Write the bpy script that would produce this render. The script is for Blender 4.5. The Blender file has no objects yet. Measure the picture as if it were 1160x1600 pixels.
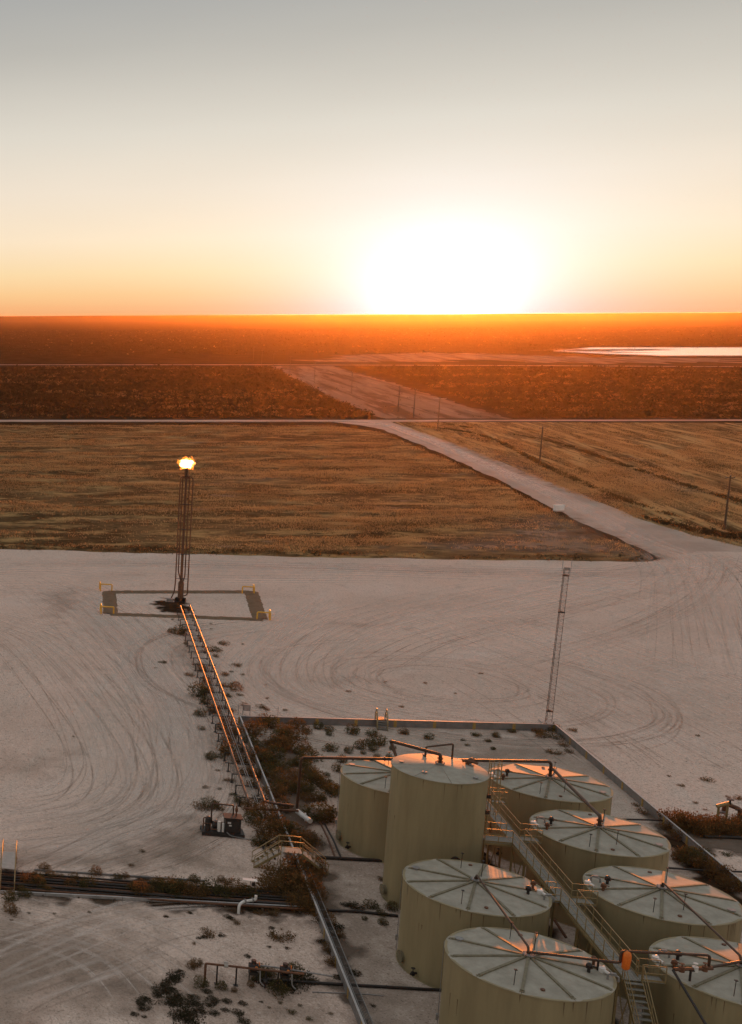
import bpy, math, random
import numpy as np
from mathutils import Matrix, Vector

random.seed(7)
rng = np.random.default_rng(7)
sc = bpy.context.scene
COL = sc.collection
PI = math.pi

# ------------------------------------------------------------------ camera
CF, CX0, PITCH, ROLL, CH = 1965.757, -398.7076, .15361836, .00475367, 47.2
cam = bpy.data.cameras.new('camera')
co = bpy.data.objects.new('camera', cam)
COL.objects.link(co)
sc.camera = co
cam.sensor_fit = 'VERTICAL'
cam.sensor_height = 24
cam.lens = CF / 1600 * 24
cam.shift_x = (580 - CX0) / 1600
cam.clip_start = .5
cam.clip_end = 250000
co.location = (0, 0, CH)
co.rotation_euler = (Matrix.Rotation(PI / 2 - PITCH, 4, 'X') @ Matrix.Rotation(-ROLL, 4, 'Z')).to_euler()

# ------------------------------------------------------------------ light
SUN_AZ = math.radians(28.8)      # clockwise from +Y
SUN_EL = math.radians(.95)
SUN_COL = (1.0, .24, .035)
SUN_STR = 3.9
HAZE_D = 1.35e-5
HAZE_G = .84
EXPOSURE = 0.42
sc.view_settings.view_transform = 'Standard'
sc.view_settings.look = 'None'
sc.view_settings.gamma = 1
sc.view_settings.exposure = EXPOSURE
sc.view_settings.use_curve_mapping = False
sc.cycles.transparent_max_bounces = 48
S = Vector((math.sin(SUN_AZ) * math.cos(SUN_EL), math.cos(SUN_AZ) * math.cos(SUN_EL), math.sin(SUN_EL)))

world = bpy.data.worlds.new('World')
sc.world = world
world.use_nodes = True
nt = world.node_tree
nt.nodes.clear()
def wn(t, **k):
    n = nt.nodes.new(t)
    for a, b in k.items(): setattr(n, a, b)
    return n
def wl(a, b): nt.links.new(a, b)
def wmath(op, a, b=None):
    n = wn('ShaderNodeMath', operation=op)
    for i, v in enumerate((a, b)):
        if v is None: continue
        if isinstance(v, (int, float)): n.inputs[i].default_value = v
        else: wl(v, n.inputs[i])
    return n.outputs[0]
tc = wn('ShaderNodeTexCoord')
sep = wn('ShaderNodeSeparateXYZ'); wl(tc.outputs['Generated'], sep.inputs[0])
zr = wmath('SQRT', wmath('MAXIMUM', sep.outputs[2], 0.0))
ramp = wn('ShaderNodeValToRGB'); wl(zr, ramp.inputs[0])
def zs(deg): return math.sqrt(math.sin(math.radians(deg)))
stops = [(0, (.68, .30, .12)), (.35, (.73, .37, .16)), (.9, (.75, .46, .215)), (1.8, (.76, .56, .315)), (3.2, (.75, .61, .44)), (5.2, (.68, .59, .48)),
         (7.5, (.57, .53, .46)), (11, (.385, .372, .34)), (14.5, (.28, .288, .29)), (30, (.37, .375, .38)), (89, (.39, .39, .395))]
el = ramp.color_ramp.elements
while len(el) < len(stops): el.new(.5)
for e, (d, c) in zip(el, stops):
    e.position = zs(d); e.color = (*c, 1)
dp = wn('ShaderNodeVectorMath', operation='DOT_PRODUCT')
wl(tc.outputs['Generated'], dp.inputs[0]); dp.inputs[1].default_value = S
# the aureole is a little wider than tall: compare directions with height stretched
mz = wn('ShaderNodeVectorMath', operation='MULTIPLY'); wl(tc.outputs['Generated'], mz.inputs[0]); mz.inputs[1].default_value = (1, 1, 1.5)
nz_ = wn('ShaderNodeVectorMath', operation='NORMALIZE'); wl(mz.outputs[0], nz_.inputs[0])
dp2 = wn('ShaderNodeVectorMath', operation='DOT_PRODUCT'); wl(nz_.outputs[0], dp2.inputs[0]); dp2.inputs[1].default_value = Vector((S.x, S.y, S.z * 1.0)).normalized()
dot = wmath('MAXIMUM', dp2.outputs['Value'], 0.0)
# the half of the sky behind the camera is dimmer and cooler
half = wn('ShaderNodeMapRange'); half.inputs[1].default_value = -1; half.inputs[2].default_value = 1
half.inputs[3].default_value = .85; half.inputs[4].default_value = .955; wl(dp.outputs['Value'], half.inputs[0])
sc1 = wn('ShaderNodeVectorMath', operation='SCALE'); wl(ramp.outputs[0], sc1.inputs[0]); wl(half.outputs[0], sc1.inputs['Scale'])
def glow(power, col):
    m = wmath('POWER', dot, power)
    v = wn('ShaderNodeVectorMath', operation='SCALE'); v.inputs[0].default_value = col; wl(m, v.inputs['Scale'])
    return v.outputs[0]
def vadd(a, b):
    v = wn('ShaderNodeVectorMath', operation='ADD'); wl(a, v.inputs[0]); wl(b, v.inputs[1]); return v.outputs[0]
sky = wn('ShaderNodeTexSky', sky_type='NISHITA', sun_disc=False)
sky.sun_elevation = SUN_EL; sky.sun_rotation = SUN_AZ; sky.dust_density = 2.0; sky.altitude = 800
ns = wn('ShaderNodeVectorMath', operation='SCALE'); wl(sky.outputs[0], ns.inputs[0]); ns.inputs['Scale'].default_value = .0015
sn = wn('ShaderNodeTexNoise'); sn.inputs['Scale'].default_value = 2.2; sn.inputs['Detail'].default_value = 5
sm = wn('ShaderNodeMapping'); sm.inputs['Scale'].default_value = (1, 1, 5); wl(tc.outputs['Generated'], sm.inputs[0]); wl(sm.outputs[0], sn.inputs['Vector'])
sr = wn('ShaderNodeMapRange'); sr.inputs[1].default_value = .3; sr.inputs[2].default_value = .7; sr.inputs[3].default_value = .965; sr.inputs[4].default_value = 1.035; wl(sn.outputs[0], sr.inputs[0])
sc2 = wn('ShaderNodeVectorMath', operation='SCALE'); wl(sc1.outputs[0], sc2.inputs[0]); wl(sr.outputs[0], sc2.inputs['Scale'])
tot = vadd(vadd(vadd(sc2.outputs[0], vadd(glow(760, (.36, .40, .50)), glow(210, (.10, .20, .36)))), glow(50, (.05, .06, .06))), vadd(glow(4500, (5, 3.6, 2.2)), ns.outputs[0]))
bg = wn('ShaderNodeBackground'); wl(tot, bg.inputs[0]); bg.inputs[1].default_value = 1.0
wo = wn('ShaderNodeOutputWorld'); wl(bg.outputs[0], wo.inputs[0])

sl = bpy.data.lights.new('sun', 'SUN')
sl.energy = SUN_STR; sl.color = SUN_COL; sl.angle = math.radians(.6)
so = bpy.data.objects.new('sun', sl); COL.objects.link(so)
so.location = (0, 0, 100)
so.rotation_euler = (-S).to_track_quat('-Z', 'Y').to_euler()

# ------------------------------------------------------------------ places
O2 = np.array([49.5, 74.4]); U2 = np.array([2.85, 10.82]); U2 /= np.linalg.norm(U2); T2 = np.array([U2[1], -U2[0]])
SITE = math.atan2(T2[1], T2[0])            # the plant's own grid is turned by this
def W(s, t, z=0):                           # s metres back along the tank rows, t metres to the right
    p = O2 + s * U2 + t * T2
    return Vector((p[0], p[1], z))
def ST(v): 
    p = np.array([v[0], v[1]]) - O2
    return float(p @ U2), float(p @ T2)
def G(x, y, z=0):                           # survey of the photograph: pixel to ground point
    dx = (x - CX0) / CF; dy = -(y - 800) / CF
    r = math.cos(ROLL); q = math.sin(ROLL)
    dx, dy = dx * r + dy * q, -dx * q + dy * r
    cp, sp = math.cos(PITCH), math.sin(PITCH)
    D = Vector((dx, cp + dy * sp, -sp + dy * cp))
    P = D * ((z - CH) / D.z); P.z = z
    return P

# ------------------------------------------------------------------ materials
def mat(name, col, rough=.7, metal=0., var=.0, vscale=3., col2=None, bump=0., bscale=20., trans=0., coords='Object', spec=.5, streak=False):
    m = bpy.data.materials.new(name); m.use_nodes = True
    n = m.node_tree.nodes; L = m.node_tree.links
    b = n['Principled BSDF']; out = n['Material Output']
    b.inputs['Roughness'].default_value = rough; b.inputs['Metallic'].default_value = metal
    b.inputs['Specular IOR Level'].default_value = spec
    b.inputs['Base Color'].default_value = (*col, 1)
    if var or col2:
        t = n.new('ShaderNodeTexCoord'); nz = n.new('ShaderNodeTexNoise'); nz.inputs['Scale'].default_value = vscale
        nz.inputs['Detail'].default_value = 6; nz.inputs['Roughness'].default_value = .65
        src = t.outputs[coords]
        oi = n.new('ShaderNodeObjectInfo'); va = n.new('ShaderNodeVectorMath'); va.operation = 'SCALE'; va.inputs[0].default_value = (37, 53, 71); L.new(oi.outputs['Random'], va.inputs['Scale'])
        vb = n.new('ShaderNodeVectorMath'); vb.operation = 'ADD'; L.new(src, vb.inputs[0]); L.new(va.outputs[0], vb.inputs[1]); src = vb.outputs[0]
        if streak:
            mp = n.new('ShaderNodeMapping'); mp.inputs['Scale'].default_value = (1, 1, .12); L.new(src, mp.inputs[0]); src = mp.outputs[0]
        L.new(src, nz.inputs['Vector'])
        r = n.new('ShaderNodeValToRGB'); L.new(nz.outputs[0], r.inputs[0])
        r.color_ramp.elements[0].position = .35; r.color_ramp.elements[1].position = .68
        c2 = col2 or tuple(c * (1 - var) for c in col)
        r.color_ramp.elements[0].color = (*c2, 1); r.color_ramp.elements[1].color = (*col, 1)
        L.new(r.outputs[0], b.inputs['Base Color'])
    if bump:
        t2 = n.new('ShaderNodeTexCoord'); nb = n.new('ShaderNodeTexNoise'); nb.inputs['Scale'].default_value = bscale
        L.new(t2.outputs['Object'], nb.inputs['Vector'])
        bp = n.new('ShaderNodeBump'); bp.inputs['Distance'].default_value = bump; L.new(nb.outputs[0], bp.inputs['Height'])
        L.new(bp.outputs[0], b.inputs['Normal'])
    if trans:
        tr = n.new('ShaderNodeBsdfTranslucent'); tr.inputs[0].default_value = (*col, 1)
        if var or col2: L.new(r.outputs[0], tr.inputs[0])
        mx = n.new('ShaderNodeMixShader'); mx.inputs[0].default_value = trans
        L.new(b.outputs[0], mx.inputs[1]); L.new(tr.outputs[0], mx.inputs[2]); L.new(mx.outputs[0], out.inputs[0])
    return m

def ground_mat(name, layers, base, rough=.95, bumps=((.6, .05), (6., .02)), warp=None):
    """layers: (colour, scale, (sx,sy), lo, hi, amount) noise masks painted over base in world metres"""
    m = bpy.data.materials.new(name); m.use_nodes = True
    n = m.node_tree.nodes; L = m.node_tree.links; b = n['Principled BSDF']
    b.inputs['Roughness'].default_value = rough; b.inputs['Specular IOR Level'].default_value = .0
    g = n.new('ShaderNodeNewGeometry')
    cur = None
    for i, (c, scl, st, lo, hi, amt) in enumerate(layers):
        mp = n.new('ShaderNodeMapping'); mp.inputs['Scale'].default_value = (st[0], st[1], 1)
        mp.inputs['Location'].default_value = (i * 37.1, i * 11.3, 0)
        if len(st) > 2:                       # streaks run along their own direction on the ground
            mp.vector_type = 'TEXTURE'; mp.inputs['Rotation'].default_value = (0, 0, st[2]); mp.inputs['Scale'].default_value = (1 / st[0], 1 / st[1], 1)
        L.new(g.outputs['Position'], mp.inputs[0])
        nz = n.new('ShaderNodeTexNoise'); nz.inputs['Scale'].default_value = scl; nz.inputs['Detail'].default_value = 8
        nz.inputs['Roughness'].default_value = .62; nz.inputs['Distortion'].default_value = .35
        L.new(mp.outputs[0], nz.inputs['Vector'])
        mr = n.new('ShaderNodeMapRange'); mr.interpolation_type = 'SMOOTHSTEP'
        mr.inputs[1].default_value = lo; mr.inputs[2].default_value = hi; mr.inputs[4].default_value = amt
        L.new(nz.outputs[0], mr.inputs[0])
        mx = n.new('ShaderNodeMixRGB'); L.new(mr.outputs[0], mx.inputs[0])
        if cur is None: mx.inputs[1].default_value = (*base, 1)
        else: L.new(cur, mx.inputs[1])
        mx.inputs[2].default_value = (*c, 1); cur = mx.outputs[0]
    if cur: L.new(cur, b.inputs['Base Color'])
    else: b.inputs['Base Color'].default_value = (*base, 1)
    prev = None
    for scl, d in bumps:
        nz = n.new('ShaderNodeTexNoise'); nz.inputs['Scale'].default_value = scl; nz.inputs['Detail'].default_value = 5
        L.new(g.outputs['Position'], nz.inputs['Vector'])
        bp = n.new('ShaderNodeBump'); bp.inputs['Distance'].default_value = d; bp.inputs['Strength'].default_value = .8
        L.new(nz.outputs[0], bp.inputs['Height'])
        if prev: L.new(prev, bp.inputs['Normal'])
        prev = bp.outputs[0]
    if prev: L.new(prev, b.inputs['Normal'])
    return m

M = {}
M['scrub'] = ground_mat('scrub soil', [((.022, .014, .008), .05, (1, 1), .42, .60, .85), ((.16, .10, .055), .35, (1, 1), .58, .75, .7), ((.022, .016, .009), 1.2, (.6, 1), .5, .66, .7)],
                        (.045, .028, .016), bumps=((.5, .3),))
M['pad'] = ground_mat('caliche gravel', [((.49, .375, .305), .03, (1, 1), .42, .62, .6), ((.64, .53, .46), .08, (.6, 1.1, .5), .50, .68, .6),
                                         ((.36, .28, .23), .35, (1, .55, -.6), .54, .70, .45), ((.68, .575, .50), .9, (1, .55, -.3), .54, .72, .5),
                                         ((.29, .225, .18), 2.6, (1, .7), .50, .68, .6), ((.78, .67, .59), 4.5, (1, .8), .52, .66, .6), ((.24, .185, .15), 8., (1, .8), .50, .64, .6)],
                      (.63, .485, .40), bumps=((1.2, .07), (5., .06)))
M['yard'] = ground_mat('yard gravel', [((.33, .26, .21), .12, (1, 1), .40, .65, .75), ((.56, .47, .40), .5, (1, 1), .50, .68, .6), ((.17, .12, .085), 1.3, (1, 1), .58, .72, .7),
                                       ((.62, .53, .455), 4., (1, 1), .52, .68, .6), ((.16, .12, .09), 7., (1, 1), .52, .66, .7)], (.44, .36, .30), bumps=((2., .06), (7., .04)))
M['road'] = ground_mat('packed road gravel', [((.30, .225, .185), .06, (1, 1), .4, .65, .6), ((.46, .37, .31), .6, (1, 1), .5, .7, .5), ((.25, .185, .15), 2, (1, 1), .52, .7, .5)],
                       (.46, .36, .295), bumps=((1.5, .04),))
M['field'] = ground_mat('dry field', [((.055, .033, .017), .05, (.7, 1.1), .42, .60, .8), ((.40, .255, .11), .12, (.6, 1.2), .48, .64, .8), ((.32, .23, .175), .09, (.4, 1.2), .62, .72, .7),
                                      ((.035, .022, .011), .35, (.7, 1.2), .52, .66, .75), ((.40, .25, .11), 1.3, (.4, 1.5), .55, .68, .6)], (.15, .092, .044), bumps=((.7, .25), (3., .1)))
M['field2'] = ground_mat('golden field', [((.060, .038, .019), .10, (.12, 1.5, 1.26), .47, .60, .85), ((.44, .29, .13), .14, (.14, 1.6, 1.24), .46, .60, .85), ((.28, .20, .15), .10, (.15, 1.4, 1.26), .62, .72, .7),
                                       ((.040, .026, .013), .5, (.10, 1.3, 1.24), .54, .66, .8), ((.50, .34, .16), .8, (.14, 1.2, 1.22), .56, .68, .6)], (.19, .12, .056), bumps=((.7, .22), (3., .08)))
M['row'] = ground_mat('cleared strip', [((.09, .055, .035), .06, (.10, 1.5, 1.26), .46, .58, .85), ((.30, .21, .16), .16, (.08, 1.2, 1.26), .52, .64, .7), ((.08, .05, .03), .4, (.3, 1), .56, .7, .7)], (.21, .145, .105), bumps=((.7, .1),))
M['berm'] = ground_mat('gravel strip', [((.12, .085, .055), .8, (1, 1), .45, .65, .7), ((.26, .19, .13), 5, (1, 1), .5, .7, .6)], (.175, .125, .085), bumps=((6., .04),))
M['stain'] = ground_mat('oily soil', [((.018, .012, .008), .6, (1, 1), .45, .62, .85), ((.10, .065, .04), 4, (1, 1), .55, .7, .6)], (.045, .028, .017), bumps=((3., .06),))
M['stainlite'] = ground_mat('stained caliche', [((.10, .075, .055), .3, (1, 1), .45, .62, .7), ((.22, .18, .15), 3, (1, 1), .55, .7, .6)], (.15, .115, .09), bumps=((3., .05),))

def track_mat(name, col, amt):
    m = bpy.data.materials.new(name); m.use_nodes = True
    n = m.node_tree.nodes; L = m.node_tree.links; b = n['Principled BSDF']; out = n['Material Output']
    b.inputs['Base Color'].default_value = (*col, 1); b.inputs['Roughness'].default_value = .95; b.inputs['Specular IOR Level'].default_value = .1
    g = n.new('ShaderNodeNewGeometry'); nz = n.new('ShaderNodeTexNoise'); nz.inputs['Scale'].default_value = .22; nz.inputs['Detail'].default_value = 9
    nz.inputs['Roughness'].default_value = .8
    L.new(g.outputs['Position'], nz.inputs['Vector'])
    mr = n.new('ShaderNodeMapRange'); mr.inputs[1].default_value = .33; mr.inputs[2].default_value = .66; mr.inputs[4].default_value = amt
    L.new(nz.outputs[0], mr.inputs[0])
    at = n.new('ShaderNodeAttribute'); at.attribute_name = 'edge'
    mu = n.new('ShaderNodeMath'); mu.operation = 'MULTIPLY'; L.new(mr.outputs[0], mu.inputs[0]); L.new(at.outputs['Fac'], mu.inputs[1])
    tr = n.new('ShaderNodeBsdfTransparent'); mx = n.new('ShaderNodeMixShader')
    L.new(mu.outputs[0], mx.inputs[0]); L.new(tr.outputs[0], mx.inputs[1]); L.new(b.outputs[0], mx.inputs[2]); L.new(mx.outputs[0], out.inputs[0])
    return m
M['track_light'] = track_mat('pressed pale track', (.74, .63, .55), .7)
M['track_dark'] = track_mat('loose dark track', (.36, .275, .22), .5)

M['shell'] = mat('tan tank paint', (.29, .235, .125), .6, 0, vscale=.8, col2=(.215, .17, .088), streak=True)
M['roof'] = mat('pale roof paint', (.36, .33, .265), .68, 0, vscale=1.1, col2=(.25, .225, .175), bump=.004, bscale=6)
M['rib'] = mat('olive rib paint', (.20, .175, .105), .6, 0, vscale=4, col2=(.12, .095, .055))
M['rail'] = mat('tan handrail paint', (.28, .21, .095), .5, 0, vscale=6, col2=(.22, .15, .06))
M['grating'] = mat('galvanised grating', (.28, .27, .23), .6, .2, vscale=14, col2=(.15, .14, .12), bump=.01, bscale=40)
M['rust'] = mat('rusty pipe steel', (.17, .075, .035), .65, .2, vscale=5, col2=(.09, .035, .017))
M['brown'] = mat('brown painted pipe', (.085, .045, .025), .5, .3, vscale=4, col2=(.05, .025, .015))
M['darkpipe'] = mat('dark steel', (.045, .035, .03), .55, .4, vscale=6, col2=(.02, .017, .015))
M['grey'] = mat('galvanised grey steel', (.30, .29, .28), .5, .4, vscale=5, col2=(.19, .18, .17))
M['white'] = mat('white paint', (.72, .70, .66), .5, 0, vscale=4, col2=(.55, .52, .48))
M['bright'] = mat('clean white paint', (.85, .84, .80), .5, 0, vscale=1, col2=(.74, .72, .68))
M['yellow'] = mat('yellow paint', (.9, .48, .05), .45, 0, vscale=8, col2=(.6, .29, .03))
M['orange'] = mat('orange plastic cover', (.85, .30, .04), .5, 0, vscale=8, col2=(.7, .2, .03), trans=.35)
M['wall'] = mat('grey containment panel', (.21, .195, .185), .6, .1, vscale=1.5, col2=(.14, .13, .12), bump=.01, bscale=8)
M['walltop'] = mat('pale kerb and skylit wall cap', (.42, .40, .38), .35, .3, vscale=3, col2=(.30, .28, .27))  # wall cap paler than its panels: sky light on the top put into colour
M['wood'] = mat('weathered pole wood', (.10, .065, .042), .85, 0, vscale=4, col2=(.06, .04, .027))
M['black'] = mat('black machine paint', (.012, .012, .012), .6, .2, vscale=5, col2=(.04, .03, .025))
M['concrete'] = mat('pale concrete', (.45, .42, .39), .85, 0, vscale=3, col2=(.33, .30, .27))
M['leaf_olive'] = mat('olive scrub leaves', (.13, .10, .038), .8, 0, vscale=2.5, col2=(.06, .052, .02), trans=.35, spec=.1)
M['leaf_brown'] = mat('orange brown scrub leaves', (.20, .112, .042), .8, 0, vscale=2.5, col2=(.10, .062, .026), trans=.4, spec=.1)
M['leaf_dark'] = mat('dark low weed leaves', (.06, .05, .026), .85, 0, vscale=2.5, col2=(.03, .026, .014), trans=.2, spec=.1)
M['twig'] = mat('scrub twigs', (.07, .045, .028), .9)
M['grass'] = mat('dry grass blades', (.54, .36, .17), .8, 0, vscale=.05, col2=(.36, .22, .10), trans=.5, coords='Object', spec=.1)
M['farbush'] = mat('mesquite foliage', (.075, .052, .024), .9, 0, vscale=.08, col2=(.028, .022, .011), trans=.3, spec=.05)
M['farbush_dry'] = mat('dry pale brush', (.24, .15, .07), .9, 0, vscale=.08, col2=(.12, .08, .035), trans=.4, spec=.05)

# ------------------------------------------------------------------ mesh helpers
class MB:
    def __init__(self): self.v = []; self.f = []; self.smooth = []
    def add(self, vs, fs, smooth=False):
        o = len(self.v); self.v += [tuple(p) for p in vs]; self.f += [tuple(i + o for i in q) for q in fs]; self.smooth += [smooth] * len(fs)
        return self
    def box(self, c, size, rz=0, rot=None):
        c = Vector(c); h = Vector(size) / 2
        R = rot if rot is not None else Matrix.Rotation(rz, 3, 'Z')
        vs = [c + R @ Vector((x * h.x, y * h.y, z * h.z)) for x in (-1, 1) for y in (-1, 1) for z in (-1, 1)]
        return self.add(vs, [(0, 1, 3, 2), (4, 6, 7, 5), (0, 4, 5, 1), (2, 3, 7, 6), (0, 2, 6, 4), (1, 5, 7, 3)])
    def bar(self, a, b, w, h=None):           # square bar from a to b
        a = Vector(a); b = Vector(b); d = b - a
        q = d.to_track_quat('X', 'Z').to_matrix()
        return self.box((a + b) / 2, (d.length, w, h or w), rot=q)
    def tube(self, pts, r, n=8, caps=True):
        pts = [Vector(p) for p in pts]; rs = r if isinstance(r, (list, tuple)) else [r] * len(pts)
        rings = []; up = None
        for i, p in enumerate(pts):
            d = (pts[min(i + 1, len(pts) - 1)] - pts[max(i - 1, 0)]).normalized()
            if up is None:
                up = Vector((0, 0, 1)) if abs(d.z) < .9 else Vector((1, 0, 0))
            x = d.cross(up).normalized(); y = x.cross(d).normalized(); up = y
            rings.append([p + (x * math.cos(a) + y * math.sin(a)) * rs[i] for a in [2 * PI * k / n for k in range(n)]])
        vs = [q for ring in rings for q in ring]; fs = []
        for i in range(len(pts) - 1):
            for k in range(n):
                a = i * n + k; b = i * n + (k + 1) % n
                fs.append((a, b, b + n, a + n))
        self.add(vs, fs, True)
        if caps:
            self.add(rings[0], [tuple(range(n))]); self.add(rings[-1], [tuple(reversed(range(n)))])
        return self
    def cyl(self, a, b, r, n=16, r2=None):
        return self.tube([a, b], [r, r if r2 is None else r2], n)
    def disc_ball(self, c, r, n=8):
        pts = [Vector(c) + Vector((0, 0, r * math.sin(-PI / 2 + PI * (k + .02) / 6.04))) for k in range(7)]
        return self.tube(pts, [max(.001, r * math.cos(-PI / 2 + PI * (k + .02) / 6.04)) for k in range(7)], n)
    def mesh(self, name, m):
        me = bpy.data.meshes.new(name); me.from_pydata(self.v, [], self.f)
        me.polygons.foreach_set('use_smooth', self.smooth)
        for mm in (m if isinstance(m, (list, tuple)) else [m]): me.materials.append(mm)
        me.update(); return me
    def build(self, name, m, parent=None):
        o = bpy.data.objects.new(name, self.mesh(name, m)); COL.objects.link(o)
        if parent is not None: o.parent = parent
        return o

def tag(o, label, cat, group=None, kind=None):
    o['label'] = label; o['category'] = cat
    if group: o['group'] = group
    if kind: o['kind'] = kind
    return o
def thing(name, loc, label, cat, group=None, rz=SITE):
    o = bpy.data.objects.new(name, None); COL.objects.link(o)
    o.location = loc; o.rotation_euler = (0, 0, rz); o.empty_display_size = .5
    return tag(o, label, cat, group)
def kids(o): return [c for c in bpy.data.objects if c.parent is o]
def copy_tree(o, kidmap, parent=None):
    c = o.copy(); COL.objects.link(c)
    if parent: c.parent = parent
    for ch in kidmap.get(o.name, ()): copy_tree(ch, kidmap, c)
    return c
def kidmap():
    d = {}
    for o in bpy.data.objects:
        if o.parent: d.setdefault(o.parent.name, []).append(o)
    return d
def piece(name, me, parent, loc=(0, 0, 0), rz=0, scale=(1, 1, 1)):
    o = bpy.data.objects.new(name, me); COL.objects.link(o); o.parent = parent
    o.location = loc; o.rotation_euler = (0, 0, rz); o.scale = scale
    return o
def bend(pts, r=.35, n=4):                   # rounded corners for pipe runs
    pts = [Vector(p) for p in pts]; out = [pts[0]]
    for i in range(1, len(pts) - 1):
        p = pts[i]; a = (pts[i - 1] - p); b = (pts[i + 1] - p)
        q = min(r, a.length * .45, b.length * .45)
        A = p + a.normalized() * q; B = p + b.normalized() * q
        for k in range(n + 1):
            u = k / n; out.append(A * (1 - u) ** 2 + p * 2 * u * (1 - u) + B * u * u)
    out.append(pts[-1]); return out

# ------------------------------------------------------------------ ground sheets
def poly_sheet(name, pts, z, m, rough=0., step=4., kind='structure', flip=False):
    """closed outline in world xy, edges broken up by noise"""
    P = [Vector((p[0], p[1], 0)) for p in pts]; out = []
    for i, a in enumerate(P):
        b = P[(i + 1) % len(P)]; L = (b - a).length
        n = max(1, min(400, int(L / step))); nr = Vector((-(b - a).y, (b - a).x, 0)).normalized() if L > 0 else Vector()
        for k in range(n):
            u = k / n; q = a.lerp(b, u)
            if rough:
                q = q + nr * (random.uniform(-1, 1) * rough + math.sin(q.x * .21 + q.y * .13) * rough * .7)
            out.append(q)
    me = bpy.data.meshes.new(name)
    import bmesh
    bm = bmesh.new(); vs = [bm.verts.new((q.x, q.y, z)) for q in out]
    for i in range(len(vs)): bm.edges.new((vs[i], vs[(i + 1) % len(vs)]))
    bmesh.ops.triangle_fill(bm, use_beauty=True, use_dissolve=False, edges=bm.edges[:])
    bmesh.ops.recalc_face_normals(bm, faces=bm.faces[:])
    for f in bm.faces:
        if f.normal.z < 0: f.normal_flip()
    bm.to_mesh(me); bm.free(); me.materials.append(m)
    o = bpy.data.objects.new(name, me); COL.objects.link(o)
    if kind: o['kind'] = kind
    return o

R_FAR = 15000
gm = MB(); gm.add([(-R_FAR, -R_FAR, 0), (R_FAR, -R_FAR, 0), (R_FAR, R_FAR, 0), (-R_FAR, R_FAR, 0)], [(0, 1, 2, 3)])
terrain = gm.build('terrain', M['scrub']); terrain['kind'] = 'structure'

# low far ridges on the horizon
rd = MB()
def ridge(y0, h, x0, x1, seed):
    n = 160; r_ = random.Random(seed); ph = [r_.uniform(0, 6) for _ in range(4)]
    pts = []
    for k in range(n + 1):
        x = x0 + (x1 - x0) * k / n; e = math.sin(PI * k / n) ** .5
        hh = h * min(1, e * 1.6) * (.96 + .015 * math.sin(x * .00061 + ph[0]) + .015 * math.sin(x * .0021 + ph[1]) + .01 * math.sin(x * .0061 + ph[2]))
        pts.append((x, hh))
    vs = []; 
    for x, hh in pts: vs += [(x, y0 - 1500, -1), (x, y0, hh), (x, y0 + 1500, -1)]
    fs = []
    for k in range(n):
        a = 3 * k; fs += [(a, a + 3, a + 4, a + 1), (a + 1, a + 4, a + 5, a + 2)]
    rd.add(vs, fs, True)
ridge(12300, 46.3, -12000, 14500, 2); ridge(10800, 47.0, 3500, 14500, 1)
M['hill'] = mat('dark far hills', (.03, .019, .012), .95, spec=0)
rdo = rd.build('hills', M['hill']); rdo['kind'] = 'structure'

def px(lst): return [G(x, y) for x, y in lst]
# fields
poly_sheet('dry_field', px([(0, 664), (300, 664), (520, 665), (600, 676), (700, 719), (800, 766), (900, 819), (960, 844), (1010, 866), (1032, 880), (1032, 884), (900, 884), (700, 880), (300, 872), (0, 866)]) +
           [W(175, -160), W(330, -260), W(560, -260)], .004, M['field'], .8, 5)
poly_sheet('golden_field', px([(610, 659), (1160, 661)]) + [W(420, 560), W(240, 170)] + px([(1160, 858), (1080, 838), (1000, 814), (900, 772), (800, 732), (720, 699), (650, 674)]), .008, M['field2'], .6, 5)
poly_sheet('cleared_strip', px([(425, 572), (520, 572), (620, 600), (705, 627), (800, 654), (600, 654), (520, 622), (460, 592)]), .006, M['row'], 1.2, 6)
poly_sheet('cleared_ground', px([(640, 551), (760, 552), (870, 557), (1160, 560), (1160, 567), (860, 567), (760, 562), (600, 566), (500, 563), (560, 555)]), .006, M['row'], 22, 18)
# roads
def strip(name, cl, widths, z, m, rough=.3):
    P = [Vector(p) for p in cl]; L_ = []; R_ = []
    for i, p in enumerate(P):
        d = (P[min(i + 1, len(P) - 1)] - P[max(0, i - 1)]).normalized(); nrm = Vector((-d.y, d.x, 0)); w = widths[i] if isinstance(widths, list) else widths
        L_.append(p + nrm * w / 2); R_.append(p - nrm * w / 2)
    return poly_sheet(name, L_ + R_[::-1], z, m, rough, 5)
strip('county_road', [G(-350, 657.5), G(0, 657.5), G(300, 657.6), G(600, 657.5), G(800, 657), G(1160, 656.5), G(1600, 656)], [11, 11, 11, 11, 8, 7.5, 7.5], .013, M['road'], .35)
strip('far_road', [G(-900, 570), G(0, 570), G(430, 570), G(800, 571), G(1160, 573), G(1700, 575)], [9] * 6, .012, M['road'], .4)
poly_sheet('access_road', px([(515, 658.6), (600, 656), (625, 664), (655, 674), (722, 697), (800, 729), (900, 769), (1000, 811), (1080, 836), (1165, 856), (1200, 900), (1100, 930), (1000, 885), (1034, 873),
                              (1008, 860), (958, 838), (898, 812), (798, 759), (698, 712), (650, 692), (598, 671), (560, 664)]), .017, M['road'], .3, 4)
# pad
pad_top = [(0, 858), (100, 861), (300, 866), (500, 871), (700, 874), (850, 876), (1000, 878), (1040, 872), (1090, 862), (1160, 862)]
poly_sheet('gravel_pad', [W(172, -160)] + px(pad_top) + [W(215, 130), W(190, 260), W(-70, 200), W(-70, -160)], .021, M['pad'], .45, 2.5)
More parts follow.
